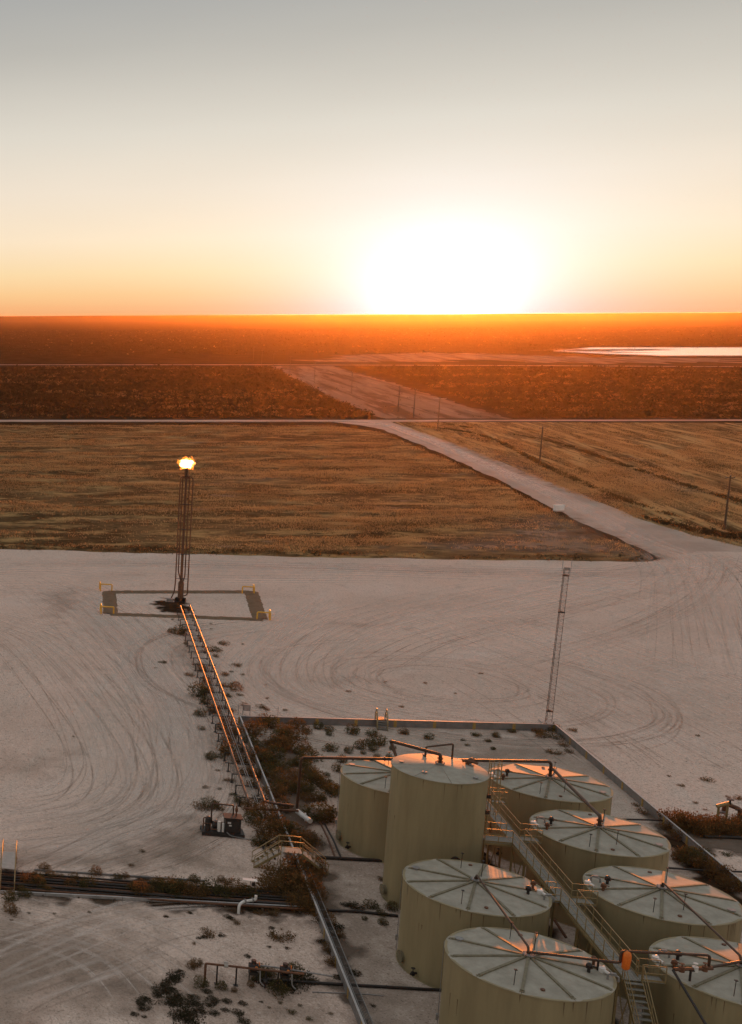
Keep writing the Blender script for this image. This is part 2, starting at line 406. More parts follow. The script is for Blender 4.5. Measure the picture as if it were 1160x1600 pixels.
# yard inside the containment wall and its stained patches
poly_sheet('yard', [W(-30, -9.1), W(67.2, -9.1), W(72.6, 25.3), W(-30, 25.7)], .026, M['yard'])
def in_poly(P, X, Y):
    ins = np.zeros(X.shape, bool); n = len(P)
    for i in range(n):
        x1, y1 = P[i][0], P[i][1]; x2, y2 = P[(i + 1) % n][0], P[(i + 1) % n][1]
        c = ((y1 > Y) != (y2 > Y)) & (X < (x2 - x1) * (Y - y1) / (y2 - y1 + 1e-12) + x1); ins ^= c
    return ins
def vnoise(X, Y, sx, sy, seed, oct=3):
    out = np.zeros(X.shape); amp = 1; tot = 0; r_ = np.random.default_rng(seed)
    T = r_.random((256, 256))
    for o in range(oct):
        u = X / sx * 2 ** o + 1000; v = Y / sy * 2 ** o + 1000; iu = np.floor(u).astype(int); iv = np.floor(v).astype(int); fu = u - iu; fv = v - iv
        fu = fu * fu * (3 - 2 * fu); fv = fv * fv * (3 - 2 * fv)
        a = T[iu % 256, iv % 256]; b = T[(iu + 1) % 256, iv % 256]; c = T[iu % 256, (iv + 1) % 256]; d = T[(iu + 1) % 256, (iv + 1) % 256]
        out += amp * ((a * (1 - fu) + b * fu) * (1 - fv) + (c * (1 - fu) + d * fu) * fv); tot += amp; amp *= .5
    return out / tot
nst = [0]
def stain(pts, m, soft=1.6, step=.35, gain=1.5, cap=1.):
    P = [(p[0], p[1]) for p in pts]; xs = [p[0] for p in P]; ys = [p[1] for p in P]; nst[0] += 1
    X, Y = np.meshgrid(np.arange(min(xs) - 2, max(xs) + 2, step), np.arange(min(ys) - 2, max(ys) + 2, step), indexing='ij')
    D = np.full(X.shape, 1e9)
    for i in range(len(P)):
        a = np.array(P[i]); b = np.array(P[(i + 1) % len(P)]); d = b - a; t = np.clip(((X - a[0]) * d[0] + (Y - a[1]) * d[1]) / (d @ d + 1e-9), 0, 1)
        D = np.minimum(D, np.hypot(X - a[0] - t * d[0], Y - a[1] - t * d[1]))
    D = np.where(in_poly(P, X, Y), D, -D)
    E = np.clip((D / soft + (vnoise(X, Y, 1.6, 1.6, 40 + nst[0], 4) - .5) * 2.6 + .25) * gain, 0, 1) * cap
    n, k = X.shape; z = .0285 + .0006 * nst[0]
    V = np.stack([X, Y, np.full(X.shape, z)], -1).reshape(-1, 3); idx = np.arange(n * k).reshape(n, k)
    keep = (np.maximum.reduce([E[:-1, :-1], E[1:, :-1], E[1:, 1:], E[:-1, 1:]]) > 0)
    F = np.stack([idx[:-1, :-1], idx[1:, :-1], idx[1:, 1:], idx[:-1, 1:]], -1)[keep]
    me = bpy.data.meshes.new('stained_soil'); me.from_pydata(V.tolist(), [], F.tolist()); at_ = me.attributes.new('edge', 'FLOAT', 'POINT'); at_.data.foreach_set('value', E.reshape(-1).astype(np.float32))
    me.materials.append(m); o = bpy.data.objects.new('stained_soil', me); COL.objects.link(o); o['kind'] = 'structure'
def soft_edge(m):
    n = m.node_tree.nodes; L = m.node_tree.links; at_ = n.new('ShaderNodeAttribute'); at_.attribute_name = 'edge'
    tr = n.new('ShaderNodeBsdfTransparent'); mx = n.new('ShaderNodeMixShader'); L.new(at_.outputs['Fac'], mx.inputs[0]); L.new(tr.outputs[0], mx.inputs[1]); L.new(n['Principled BSDF'].outputs[0], mx.inputs[2]); L.new(mx.outputs[0], n['Material Output'].inputs[0])
soft_edge(M['stain']); soft_edge(M['stainlite'])
stain([W(-30, 4.2), W(20, 4.0), W(25, 3.4), W(33, 4.5), W(38, 6.5), W(38.5, 9), W(33, 8.2), W(20, 8), W(-30, 8.2)], M['stain'])
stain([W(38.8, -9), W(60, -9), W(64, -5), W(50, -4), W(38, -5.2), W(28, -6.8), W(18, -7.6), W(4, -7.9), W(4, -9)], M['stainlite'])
stain([W(124, -14.5), W(131, -14.8), W(134.5, -12.5), W(133.5, -9.5), W(127, -9.5), W(123, -11)], M['stain'])
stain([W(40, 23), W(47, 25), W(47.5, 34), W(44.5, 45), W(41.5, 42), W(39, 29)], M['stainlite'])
stain([W(22, 22.5), W(40, 23.4), W(43, 25.2), W(22, 25.2)], M['stain'])
stain([W(15.6, -34), W(16.2, -18), W(17.3, -9.5), W(22.6, -9.4), W(21.2, -18), W(19.6, -34)], M['stain'])
# gravel strip round the flare: a low raised ring
ring = MB()
def berm(a, b, w, h):
    a = Vector(a); b = Vector(b); d = (b - a); n = max(2, int(d.length / .6)); nr = Vector((-d.y, d.x, 0)).normalized()
    vs = []
    for k in range(n + 1):
        p = a.lerp(b, k / n); j = random.uniform(-.12, .12)
        for u, z in ((-.5, 0), (-.25, h), (.25, h), (.5, 0)): vs.append(p + nr * (w * u + j) + Vector((0, 0, .022 + z * random.uniform(.7, 1.1))))
    fs = []
    for k in range(n):
        for q in range(3):
            i = 4 * k + q; fs.append((i, i + 4, i + 5, i + 1))
    ring.add(vs, fs, True)
berm(W(136.8, -22.3), W(142.6, 1.2), 2.4, .18); berm(W(120.0, -22.5), W(121.8, .4), 2.2, .16)
berm(W(120.2, -22.4), W(137.0, -22.3), 2.3, .17); berm(W(122, .2), W(142.7, 1.4), 2.3, .17)
br = ring.build('gravel_strip', M['berm']); br['kind'] = 'structure'

# pond at the right horizon
pd = px([(868, 549), (925, 543.2), (1160, 543.2), (1400, 543.5), (1400, 557), (1160, 556.5), (1030, 556.5), (1000, 555), (940, 553.2)])
wm = bpy.data.materials.new('pond water'); wm.use_nodes = True
b_ = wm.node_tree.nodes['Principled BSDF']; b_.inputs['Base Color'].default_value = (.55, .50, .48, 1); b_.inputs['Roughness'].default_value = .12
poly_sheet('pond', pd, .35, wm, 2, 12)
pb = MB()
for a, b in zip(pd, pd[1:] + pd[:1]):
    pb.bar(Vector((a.x, a.y, .25)), Vector((b.x, b.y, .25)), 5, .9)
pbo = pb.build('pond_bank', M['road']); pbo['kind'] = 'structure'
sandm = MB()
for k in range(16):
    x = 880 + k * 9 + random.uniform(-3, 3); y = 546 + random.uniform(-.5, 6.5) * min(1, .3 + k / 12)
    p = G(x, y); r = random.uniform(10, 34)
    sandm.add([(p.x + r * 1.6 * math.cos(a), p.y + r * .35 * math.sin(a) * random.uniform(.7, 1.2), .36) for a in [2 * PI * j / 12 for j in range(12)]] + [(p.x, p.y, .9)], [(j, (j + 1) % 12, 12) for j in range(12)])
so_ = sandm.build('sand_bars', M['row']); so_['kind'] = 'structure'

# ------------------------------------------------------------------ tyre tracks pressed in the gravel
def catmull(P, n=14):
    out = []
    for i in range(len(P) - 1):
        p0 = P[max(0, i - 1)]; p1 = P[i]; p2 = P[i + 1]; p3 = P[min(len(P) - 1, i + 2)]
        for k in range(n):
            t = k / n
            out.append(.5 * ((2 * p1) + (p2 - p0) * t + (2 * p0 - 5 * p1 + 4 * p2 - p3) * t * t + (3 * p1 - p0 - 3 * p2 + p3) * t ** 3))
    out.append(P[-1]); return out
TR = {0: ([], [], [], []), 1: ([], [], [], [])}
tz = [.0225]
def track(P, w, which):
    vs, fs, ed, _ = TR[which]
    tz[0] += .00002
    n = len(P); o = len(vs)
    for i, p in enumerate(P):
        d = (P[min(n - 1, i + 1)] - P[max(0, i - 1)]).normalized(); nr = Vector((-d.y, d.x, 0))
        fade = min(1, i / 5, (n - 1 - i) / 5)
        for u, e in ((-.5, 0), (0, 1), (.5, 0)):
            q = p + nr * w * u; vs.append((q.x, q.y, tz[0])); ed.append(e * fade)
    for i in range(n - 1):
        for q in range(2):
            a = o + 3 * i + q; fs.append((a, a + 3, a + 4, a + 1))
def family(ctrl, count, spread, pdark=.5, jitter=1.1, w=(.12, .34)):
    P = [G(x, y) for x, y in ctrl]
    for _ in range(count):
        off = random.gauss(0, spread); a0 = random.choice((random.uniform(0, .12), random.uniform(0, .5))); a1 = random.choice((random.uniform(.85, 1), random.uniform(.5, 1)))
        ph = random.uniform(0, 6); sl_ = random.uniform(-.12, .12)
        Q = []
        for i, p in enumerate(P):
            d = (P[min(len(P) - 1, i + 1)] - P[max(0, i - 1)]).normalized(); nr = Vector((-d.y, d.x, 0))
            Q.append(p + nr * (off + jitter * math.sin(ph + i * 1.1) + sl_ * 10 * (i / len(P))))
        C = catmull(Q); C = C[int(a0 * len(C)):max(int(a0 * len(C)) + 14, int(a1 * len(C)))]
        if len(C) < 12: continue
        ww = random.uniform(*w); which = 1 if random.random() < pdark * .75 else 0
        ww *= 1 if which else random.uniform(1, 2.6)
        track(C, ww, which)
        if random.random() < .7:               # the other wheel of the axle
            D = []
            for i, p in enumerate(C):
                d = (C[min(len(C) - 1, i + 1)] - C[max(0, i - 1)]).normalized(); D.append(p + Vector((-d.y, d.x, 0)) * 2.0)
            track(D, ww, which)
family([(-40, 930), (60, 925), (140, 960), (220, 1030), (285, 1110), (300, 1180), (275, 1250), (180, 1300), (60, 1330), (-40, 1345)], 80, 4.2, .45)
family([(-40, 960), (70, 1000), (160, 1090), (215, 1180), (210, 1250), (120, 1290), (-30, 1310)], 44, 5, .5)
family([(60, 900), (120, 930), (200, 1010), (260, 1100), (300, 1200)], 26, 3.5, .5)
family([(-80, 885), (200, 882), (500, 888), (800, 896), (1000, 898), (1160, 880)], 60, 3.4, .45)
family([(-80, 900), (60, 893), (160, 900), (400, 905), (700, 905)], 12, 2, .5)
family([(1150, 868), (1060, 888), (930, 915), (760, 950), (600, 990), (450, 1060)], 36, 6, .6)
family([(1060, 858), (1110, 900), (1140, 980), (1175, 1080)], 44, 6, .35)
family([(1100, 862), (1080, 910), (1000, 960), (850, 1010), (720, 1040)], 14, 4, .6)
family([(760, 960), (880, 1000), (1020, 1050), (1180, 1110)], 40, 8, .45)
family([(800, 1030), (940, 1090), (1060, 1150), (1180, 1220)], 40, 8, .45)
family([(880, 900), (1020, 930), (1180, 970)], 30, 8, .6)
family([(520, 930), (440, 990), (392, 1050), (430, 1100), (560, 1118)], 30, 3, .35)
family([(640, 930), (480, 1000), (440, 1060), (540, 1105), (760, 1110)], 18, 3, .6)
family([(-40, 1440), (80, 1460), (200, 1500), (300, 1590)], 16, 3, .6)
family([(-40, 1560), (100, 1500), (260, 1450), (420, 1440)], 14, 2.5, .6)
family([(-40, 1400), (100, 1352), (230, 1300), (330, 1260)], 10, 1.5, .6)
family([(100, 640 + 19), (300, 659), (560, 660), (640, 678), (760, 728), (900, 792), (1020, 850), (1120, 880)], 10, 1.0, .3, .5, (.6, 1.))
def arc(cx, cy, r, a0, a1, w, which, n=60):
    c = G(cx, cy)
    track([Vector((c.x + r * math.cos(a0 + (a1 - a0) * k / n) + .3 * math.sin(k * .3), c.y + r * math.sin(a0 + (a1 - a0) * k / n), 0)) for k in range(n + 1)], w, which)
for k in range(60):
    r = random.choice((8.2, 10.0, 12.5, 14.2, 17, 22, 24)) + random.gauss(0, .5); a = random.uniform(0, 2 * PI)
    arc(700 + random.gauss(0, 6), 1068 + random.gauss(0, 3), r, a, a + random.uniform(1.2, 4.2), random.uniform(.2, .5), 1 if random.random() < .65 else 0)
for k in range(16):
    r = random.uniform(24, 34); arc(610, 1060, r, 1.8 + random.uniform(-.3, .3), 4.4 + random.uniform(-.6, .3), .4, k % 2)
for w_, nm, mm in ((0, 'pale_tyre_tracks', 'track_light'), (1, 'dark_tyre_tracks', 'track_dark')):
    vs, fs, ed, _ = TR[w_]
    me = bpy.data.meshes.new(nm); me.from_pydata(vs, [], fs); at = me.attributes.new('edge', 'FLOAT', 'POINT'); at.data.foreach_set('value', ed)
    me.materials.append(M[mm]); o = bpy.data.objects.new(nm, me); COL.objects.link(o)
    tag(o, ('pale' if w_ == 0 else 'dark') + ' curved tyre tracks pressed into the gravel pad', 'tyre tracks', kind='stuff')

M['mast'] = mat('dull mast steel', (.13, .105, .09), .6, .3, vscale=5, col2=(.08, .06, .05))
M['bare'] = ground_mat('bare pinkish soil', [((.22, .16, .12), .5, (.4, 1.2), .45, .65, .8), ((.40, .31, .25), 1.5, (.5, 1.3), .5, .7, .6)], (.27, .185, .13), bumps=((2., .05),)); soft_edge(M['bare'])
for pts_ in ([(820, 800), (880, 806), (1000, 862), (1015, 872), (880, 868), (720, 862), (600, 855), (760, 838)], [(690, 800), (760, 808), (740, 814), (680, 806)], [(700, 690), (760, 700), (860, 745), (960, 785), (900, 770), (800, 735)], [(330, 745), (420, 742), (470, 748), (380, 752)], [(1000, 735), (1100, 762), (1080, 770), (980, 742)]):
    stain(px(pts_), M['bare'], 9, 1.2, .55)
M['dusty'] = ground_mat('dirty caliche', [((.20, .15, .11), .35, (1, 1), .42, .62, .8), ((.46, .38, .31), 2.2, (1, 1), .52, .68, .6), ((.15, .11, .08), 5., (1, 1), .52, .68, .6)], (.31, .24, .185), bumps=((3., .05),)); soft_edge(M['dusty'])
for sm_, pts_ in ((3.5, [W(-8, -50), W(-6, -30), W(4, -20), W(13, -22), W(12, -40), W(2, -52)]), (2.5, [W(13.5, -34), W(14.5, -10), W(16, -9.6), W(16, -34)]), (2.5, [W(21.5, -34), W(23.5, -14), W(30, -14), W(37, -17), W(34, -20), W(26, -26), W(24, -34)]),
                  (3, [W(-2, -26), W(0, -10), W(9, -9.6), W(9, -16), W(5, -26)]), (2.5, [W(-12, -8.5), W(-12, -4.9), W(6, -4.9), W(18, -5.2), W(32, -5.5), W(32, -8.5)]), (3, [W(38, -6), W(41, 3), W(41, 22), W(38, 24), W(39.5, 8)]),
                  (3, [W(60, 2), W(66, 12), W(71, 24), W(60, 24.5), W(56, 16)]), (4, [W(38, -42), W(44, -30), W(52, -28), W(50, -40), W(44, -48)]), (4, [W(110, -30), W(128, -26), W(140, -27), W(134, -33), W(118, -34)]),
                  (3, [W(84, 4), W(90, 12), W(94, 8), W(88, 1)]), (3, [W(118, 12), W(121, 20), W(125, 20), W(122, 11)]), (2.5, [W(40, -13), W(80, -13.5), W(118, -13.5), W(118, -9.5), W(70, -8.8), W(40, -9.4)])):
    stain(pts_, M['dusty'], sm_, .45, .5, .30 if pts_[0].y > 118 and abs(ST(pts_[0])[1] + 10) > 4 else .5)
# ------------------------------------------------------------------ storage tanks
TR_, TH_ = 4.6, 6.4
M['runs'] = mat('rust and grime runs', (.15, .105, .055), .8, 0, vscale=6, col2=(.11, .07, .035))
RIBS = [-175, -143, -111, -75, -34, 0, 33, 67, 108, 151]
def tank_shell(R, H, z0=0., seams=3):
    m = MB(); n = 72
    def band(prof):
        vs = []; fs = []
        for r, z in prof: vs += [(r * math.cos(2 * PI * k / n), r * math.sin(2 * PI * k / n), z) for k in range(n)]
        for i in range(len(prof) - 1):
            for k in range(n):
                a = i * n + k; b = i * n + (k + 1) % n; fs.append((a, b, b + n, a + n))
        m.add(vs, fs, True)
    band([(R, .0), (R, H - .02)])                       # straight shell
    for k in range(1, seams):                            # weld seams stand a few millimetres proud
        z = H * k / seams; band([(R + .005, z - .012), (R + .005, z + .012)]); band([(R, z + .012), (R + .005, z + .012)])
    band([(R + .055, H - .085), (R + .055, H)]); band([(R, H - .085), (R + .055, H - .085)]); band([(R + .055, H), (R - .1, H)])
    band([(R + .10, 0), (R + .10, .05)]); band([(R + .10, .05), (R, .05)])
    return m
def wedge(R, H, a0, a1, rise, sag, z_in=.0):
    m = MB(); nr, na = 6, 6; vs = []; g = math.radians(.25)
    for i in range(nr + 1):
        r = .22 + (R - .22) * i / nr
        for k in range(na + 1):
            u = k / na; a = a0 + g + (a1 - a0 - 2 * g) * u
            z = H + rise * (1 - r / R) - sag * 4 * u * (1 - u) * (r / R) * (1 - .35 * r / R)
            vs.append((r * math.cos(a), r * math.sin(a), z))
    fs = []
    for i in range(nr):
        for k in range(na):
            a = i * (na + 1) + k; fs.append((a, a + na + 1, a + na + 2, a + 1))
    return m.add(vs, fs, True)
def valve(parent, at, mtl, r=.16, name='vent_valve'):
    m = MB(); x, y, z = at
    m.cyl((x, y, z - .1), (x, y, z + .28), r * .55, 10); m.cyl((x, y, z + .28), (x, y, z + .34), r * 1.25, 12); m.disc_ball((x, y, z + .42), r * 1.1, 10)
    m.bar((x, y, z + .42), (x + r * 2.4, y, z + .36), .06)
    return m.build(name, mtl, parent)
def build_tank(name, loc, R, H, ribs, rise, label, sag=.07):
    t = thing(name, loc, label, 'storage tank', 'tan oil storage tanks in the walled yard')
    tank_shell(R, H, seams=3 if H < 8 else 5).build('shell', M['shell'], t)
    if ribs:
        rb = [math.radians(a) for a in ribs]
        for i, a in enumerate(rb):
            b = rb[(i + 1) % len(rb)]
            if b < a: b += 2 * PI
            wedge(R + .07, H + .01, a, b, rise, sag).build('roof_panel', M['roof'], t)
            c, s_ = math.cos(a), math.sin(a); m = MB()
            r1 = R * random.uniform(.93, .965)
            A = Vector((.3 * c, .3 * s_, H + rise * (1 - .3 / R) + .03)); B = Vector((r1 * c, r1 * s_, H + rise * (1 - r1 / R) + .035))
            m.bar(A, B, .17, .12); m.box((r1 * c, r1 * s_, B.z - .02), (.3, .26, .05), a)
            m.build('rib', M['rib'], t)
    else:
        for i in range(8):
            wedge(R + .05, H + .01, i * PI / 4, (i + 1) * PI / 4, rise, 0).build('roof_panel', M['roof'], t)
    rr_ = random.Random(int(loc[0] * 10)); st_ = MB()
    for k in range(26):
        a = rr_.uniform(-PI, PI); z1 = H - .1 - rr_.choice((0, 0, H / 3)); ln = rr_.uniform(.3, 1.8); w = rr_.uniform(.015, .05)
        c, s_ = math.cos(a), math.sin(a); q = R + .003
        st_.add([(q * c - w * -s_, q * s_ - w * c, z1), (q * c + w * -s_, q * s_ + w * c, z1), (q * c + w * .3 * -s_, q * s_ + w * .3 * c, z1 - ln)], [(0, 1, 2)])
    o_ = st_.build('rust_runs', M['runs'], t); o_['kind'] = 'stuff'
    hub = MB(); hub.cyl((0, 0, H + rise - .1), (0, 0, H + rise + .1), .3, 16); hub.cyl((0, 0, H + rise + .1), (0, 0, H + rise + .16), .36, 16)
    for k in range(8):
        a = k * PI / 4; hub.cyl((.31 * math.cos(a), .31 * math.sin(a), H + rise + .15), (.31 * math.cos(a), .31 * math.sin(a), H + rise + .2), .03, 6)
    hub.build('centre_flange', M['grey'], t)
    return t
def on_roof(R, H, rise, r, a): 
    a = math.radians(a); return (r * math.cos(a), r * math.sin(a), H + rise * (1 - r / R))
def fittings(t, R, H, rise, side):
    # side: angle towards the walkway
    p = on_roof(R, H, rise, R * .84, side + 8); valve(t, p, M['rust'], .15, 'thief_hatch')
    p = on_roof(R, H, rise, R * .70, side - 12); valve(t, p, M['darkpipe'], .17)
    x, y, z = on_roof(R, H, rise, R * .91, side - 16); m = MB()
    m.tube(bend([(x, y, z - .1), (x, y, z + .35), (x + .5, y - .25, z + .35), (x + .5, y - .25, z)], .15), .06, 8); m.box((x + .25, y - .12, z + .40), (.3, .2, .14)); m.build('gauge_pipe', M['grey'], t)
    x, y, z = on_roof(R, H, rise, R * .93, side - 4); m = MB(); m.tube([(x, y + .45, z + .12), (x - .25, y, z + .2), (x, y - .45, z + .12)], .11, 8); m.cyl((x - .25, y, z), (x - .25, y, z + .3), .2, 12); m.build('pressure_hatch', M['white'], t)
    x, y, z = on_roof(R, H, rise, R * .86, side + 150); m = MB(); m.cyl((x, y, z - .05), (x, y, z + .1), .2, 14); m.cyl((x, y, z + .1), (x, y, z + .15), .26, 14); m.build('roof_cap', M['grey'], t)
    for a, r, h in ((side + 95, .6, 1.15), (-118, .84, 1.0), (60, .30, 1.2)):
        x, y, z = on_roof(R, H, rise, R * r, a); m = MB(); m.cyl((x, y, z - .05), (x + .03, y, z + h), .022, 6); m.box((x + .03, y, z + h), (.16, .16, .05)); m.build('marker_rod', M['darkpipe'], t)
    for a in (-95, 80):
        x, y, z = on_roof(R, H, rise, R * .8, a); m = MB(); m.cyl((x, y, z - .05), (x, y, z + .06), .13, 12); m.build('roof_plug', M['rust'], t)
    # shell fittings low on the wall
    a = math.radians(-172); c, s_ = math.cos(a), math.sin(a); m = MB()
    m.cyl((c * (R - .05), s_ * (R - .05), .75), (c * (R + .16), s_ * (R + .16), .75), .38, 18); m.cyl((c * (R + .16), s_ * (R + .16), .75), (c * (R + .2), s_ * (R + .2), .75), .46, 18)
    for k in range(12):
        b = k * PI / 6; q = Vector((c * (R + .2), s_ * (R + .2), .75)) + Vector((-s_, c, 0)) * .41 * math.cos(b) + Vector((0, 0, 1)) * .41 * math.sin(b); m.cyl(q, q + Vector((c, s_, 0)) * .05, .025, 5)
    m.build('manway', M['rib'], t)
    a = math.radians(-150); c, s_ = math.cos(a), math.sin(a); m = MB()
    m.tube([(c * (R - .05), s_ * (R - .05), .4), (c * (R + .5), s_ * (R + .5), .4)], .09, 10); m.cyl((c * (R + .25), s_ * (R + .25), .4), (c * (R + .33), s_ * (R + .33), .4), .17, 12)
    m.cyl((c * (R + .3), s_ * (R + .3), .4), (c * (R + .3), s_ * (R + .3), .8), .03, 6); m.cyl((c * (R + .3), s_ * (R + .3), .8), (c * (R + .3), s_ * (R + .3), .83), .15, 12); m.build('drain_valve', M['darkpipe'], t)
    a = math.radians(165); c, s_ = math.cos(a), math.sin(a); m = MB()
    m.bar((c * (R + .08), s_ * (R + .08), .3), (c * (R + .08), s_ * (R + .08), H + .25), .035); m.box((c * (R + .12), s_ * (R + .12), 1.3), (.16, .22, .4), a); m.build('level_gauge', M['grey'], t)
tank_specs = [((.25, .1), 'nearest tan tank, front of the left row, pipe crossing its roof to the walkway', 0),
              ((11.35, .1), 'low tan tank directly in front of the tall tank, second in the left row', 0),
              ((33.8, 0.), 'low tan tank half hidden behind the left side of the tall tank', 0),
              ((2.06, 12.45), 'tan tank cut off by the lower right corner with a valve bar over its roof', 180),
              ((13.2, 12.45), 'low tan tank second from the front in the right hand row, at the right edge', 180),
              ((24.36, 12.4), 'low tan tank in the right hand row with a sloping pipe ending at its centre', 180),
              ((35.6, 12.5), 'rearmost low tan tank of the right hand row with a sunlit roof', 180)]
for (s_, t_), lab, side in tank_specs:
    t = build_tank('storage_tank', W(s_, t_, .05), TR_, TH_, RIBS, .42, lab)
    fittings(t, TR_, TH_, .42, side)
tall = build_tank('tall_storage_tank', W(22.6, .2, .05), 3.4, 11.25, None, .35, 'tall narrow tan tank with plain roof standing between the low tanks')
tR, tH = 3.4, 11.25
for a, r, nm in ((100, .8, 'roof_cap'), (170, .8, 'roof_cap'), (-45, .85, 'roof_cap'), (20, .8, 'roof_cap'), (-130, .7, 'roof_cap')):
    x, y, z = on_roof(tR, tH, .35, tR * r, a); m = MB(); m.cyl((x, y, z - .05), (x, y, z + .12), .13, 12); m.cyl((x, y, z + .12), (x, y, z + .16), .19, 12); m.build(nm, M['grey'], tall)
x, y, z = on_roof(tR, tH, .35, tR * .8, 28); m = MB()
m.cyl((x, y, z - .1), (x, y, z + .25), .22, 14); m.tube(bend([(x - .4, y + .2, z + .2), (x, y, z + .32), (x + .6, y - .3, z + .25)], .2), .11, 8); m.disc_ball((x + .2, y + .1, z + .35), .2, 8); m.bar((x - .3, y + .35, z + .2), (x + .5, y + .3, z + .45), .07); m.build('vent_valve', M['rust'], tall)
m = MB()   # side nozzle with down pipe towards the camera
a = math.radians(-78); c, s_ = math.cos(a), math.sin(a)
m.cyl((c * (tR - .05), s_ * (tR - .05), 5.0), (c * (tR + .3), s_ * (tR + .3), 5.0), .34, 16)
m.tube(bend([(c * (tR + .1), s_ * (tR + .1), 5.0), (c * (tR + .55), s_ * (tR + .55), 5.0), (c * (tR + .55) + .1, s_ * (tR + .55), .3), (c * (tR + .9) + .1, s_ * (tR + 1.2), .3)], .4), .17, 12); m.build('outlet_pipe', M['darkpipe'], tall)
m = MB()
for zz in (9.6, 10.9):
    m.box((tR * math.cos(-.35) + .05, tR * math.sin(-.35) - .05, zz - 1.2), (.3, .3, .3), .3)
m.build('junction_box', M['darkpipe'], tall)
a = math.radians(-172); c, s_ = math.cos(a), math.sin(a); m = MB()
m.cyl((c * (tR - .05), s_ * (tR - .05), .8), (c * (tR + .25), s_ * (tR + .25), .8), .36, 18); m.cyl((c * (tR + .25), s_ * (tR + .25), .8), (c * (tR + .29), s_ * (tR + .29), .8), .45, 18); m.build('manway', M['rib'], tall)
m = MB()   # low vent loop on the roof
p = [(.0, 2.1), (1.6, 2.3)]
m.tube(bend([(-.5, 2.3, tH + .1), (-.5, 2.3, tH + .95), (1.5, 2.4, tH + 1.35), (1.5, 2.4, tH + .05)], .12), .075, 8); m.build('vent_loop', M['brown'], tall)

# gravel rings the tanks stand on
rg = MB()
for s_, t_, r_ in [(.25, .1, 5.0), (11.35, .1, 5.0), (33.8, 0, 5.0), (2.06, 12.45, 5), (13.2, 12.45, 5), (24.36, 12.4, 5), (35.6, 12.5, 5), (22.6, .2, 3.9)]:
    c = W(s_, t_, 0); n = 48
    vs = []
    for r, z in ((r_ + .25, .027), (r_, .055), (r_ - .9, .055)): vs += [(c.x + r * math.cos(2 * PI * k / n), c.y + r * math.sin(2 * PI * k / n), z) for k in range(n)]
    rg.add(vs, [(i * n + k, i * n + (k + 1) % n, (i + 1) * n + (k + 1) % n, (i + 1) * n + k) for i in range(2) for k in range(n)])
rgo = rg.build('tank_gravel_rings', M['yard']); rgo['kind'] = 'structure'

# ------------------------------------------------------------------ overhead pipes
def at(s_, t_, z): return W(s_, t_, z)
def pipe_thing(name, pts, r, label, mtl='brown', rb=.35, flanges=(), supports=(), n=10, group=None, cat='pipe'):
    """world points; the pipe is one part, its flanges and props are others"""
    base = Vector(pts[0]); base = Vector((base.x, base.y, 0))
    t = thing(name, base, label, cat, group, rz=0)
    m = MB(); m.tube([Vector(p) - base for p in bend(pts, rb)], r, n); main = m.build('pipe', M[mtl], t)
    for p, d in flanges:
        p = Vector(p) - base; d = Vector(d).normalized(); f = MB()
        f.cyl(p - d * .05, p - d * .01, r * 1.65, 14); f.cyl(p + d * .01, p + d * .05, r * 1.65, 14); f.build('flange', M[mtl], main)
    for p, h in supports:
        p = Vector(p) - base; f = MB(); f.bar(p, p - Vector((0, 0, h)), .09); f.box(p - Vector((0, 0, h - .02)), (.3, .3, .04)); f.box(p, (r * 2.6, r * 2.6, .06)); f.build('support', M['darkpipe'], t)
    return t
UP = Vector((0, 0, 1))
L0 = at(38.6, -7.25, 5.95); R1 = at(35.6, 12.5, 8.35); R1b = at(35.6, 12.5, 6.95)
pipe_thing('vapour_pipe', [at(38.7, -7.3, .9), L0, R1, R1b], .13, 'long brown pipe on a tall leg passing behind the tall tank to the right', flanges=[(at(35.6, 12.5, 7.15), UP), (at(35.6, 12.5, 7.6), UP), (L0.lerp(R1, .35), R1 - L0), (L0.lerp(R1, .7), R1 - L0)],
           supports=[(L0.lerp(R1, .22), .62)])
R2 = at(24.36, 12.4, 7.55)
pipe_thing('vapour_pipe', [at(35.45, 12.6, 7.75), R2 + UP * .25, at(24.36, 12.4, 6.9)], .13, 'sloping brown pipe from the rearmost right tank to the next one', flanges=[(at(24.36, 12.4, 7.1), UP), (at(24.36, 12.4, 7.45), UP)], rb=.2)
pipe_thing('vapour_pipe', [at(13.2, 12.45, 6.9), at(13.2, 12.45, 7.35), at(2.25, 12.45, 7.45), at(2.06, 12.45, 6.9)], .075, 'dark brown pipe across the second right tank to the lower right corner tank', mtl='brown', flanges=[(at(13.2, 12.45, 7.1), UP), (at(2.1, 12.45, 7.1), UP)], rb=.2)
pipe_thing('vapour_pipe', [at(11.35, .1, 6.9), at(11.35, .1, 7.35), at(.45, .1, 7.4), at(.25, .1, 6.9)], .075, 'dark brown pipe from the tank before the tall one to the nearest left tank', mtl='brown', flanges=[(at(11.35, .1, 7.1), UP), (at(.3, .1, 7.1), UP)], rb=.2)
pipe_thing('vapour_pipe', [at(.25, .1, 7.15), at(.0, 4.85, 7.2), at(-.04, 5.05, 7.25), at(-.04, 5.05, 8.0), at(.69, 10.1, 8.0), at(.69, 10.1, 7.2), at(2.06, 12.45, 7.2)], .085, 'brown pipe looping over the walkway end between the two front tanks', mtl='brown', rb=.2,
           supports=[(at(.05, 3.9, 7.2), .9)])
FA = at(22.6, .2, 12.45); FB = at(24.2, -3.1, 12.75)
A0 = L0.lerp(R1, .40)
pipe_thing('vapour_pipe', [at(22.6, .2, 11.6), FA, FB, A0], .13, 'brown pipe rising off the tall tank roof and dropping behind it', flanges=[(at(22.6, .2, 11.9), UP), (at(22.6, .2, 12.15), UP)], rb=.2)
vb = [at(.2, 8.2, 7.25), at(.5, 10.1, 7.3)]
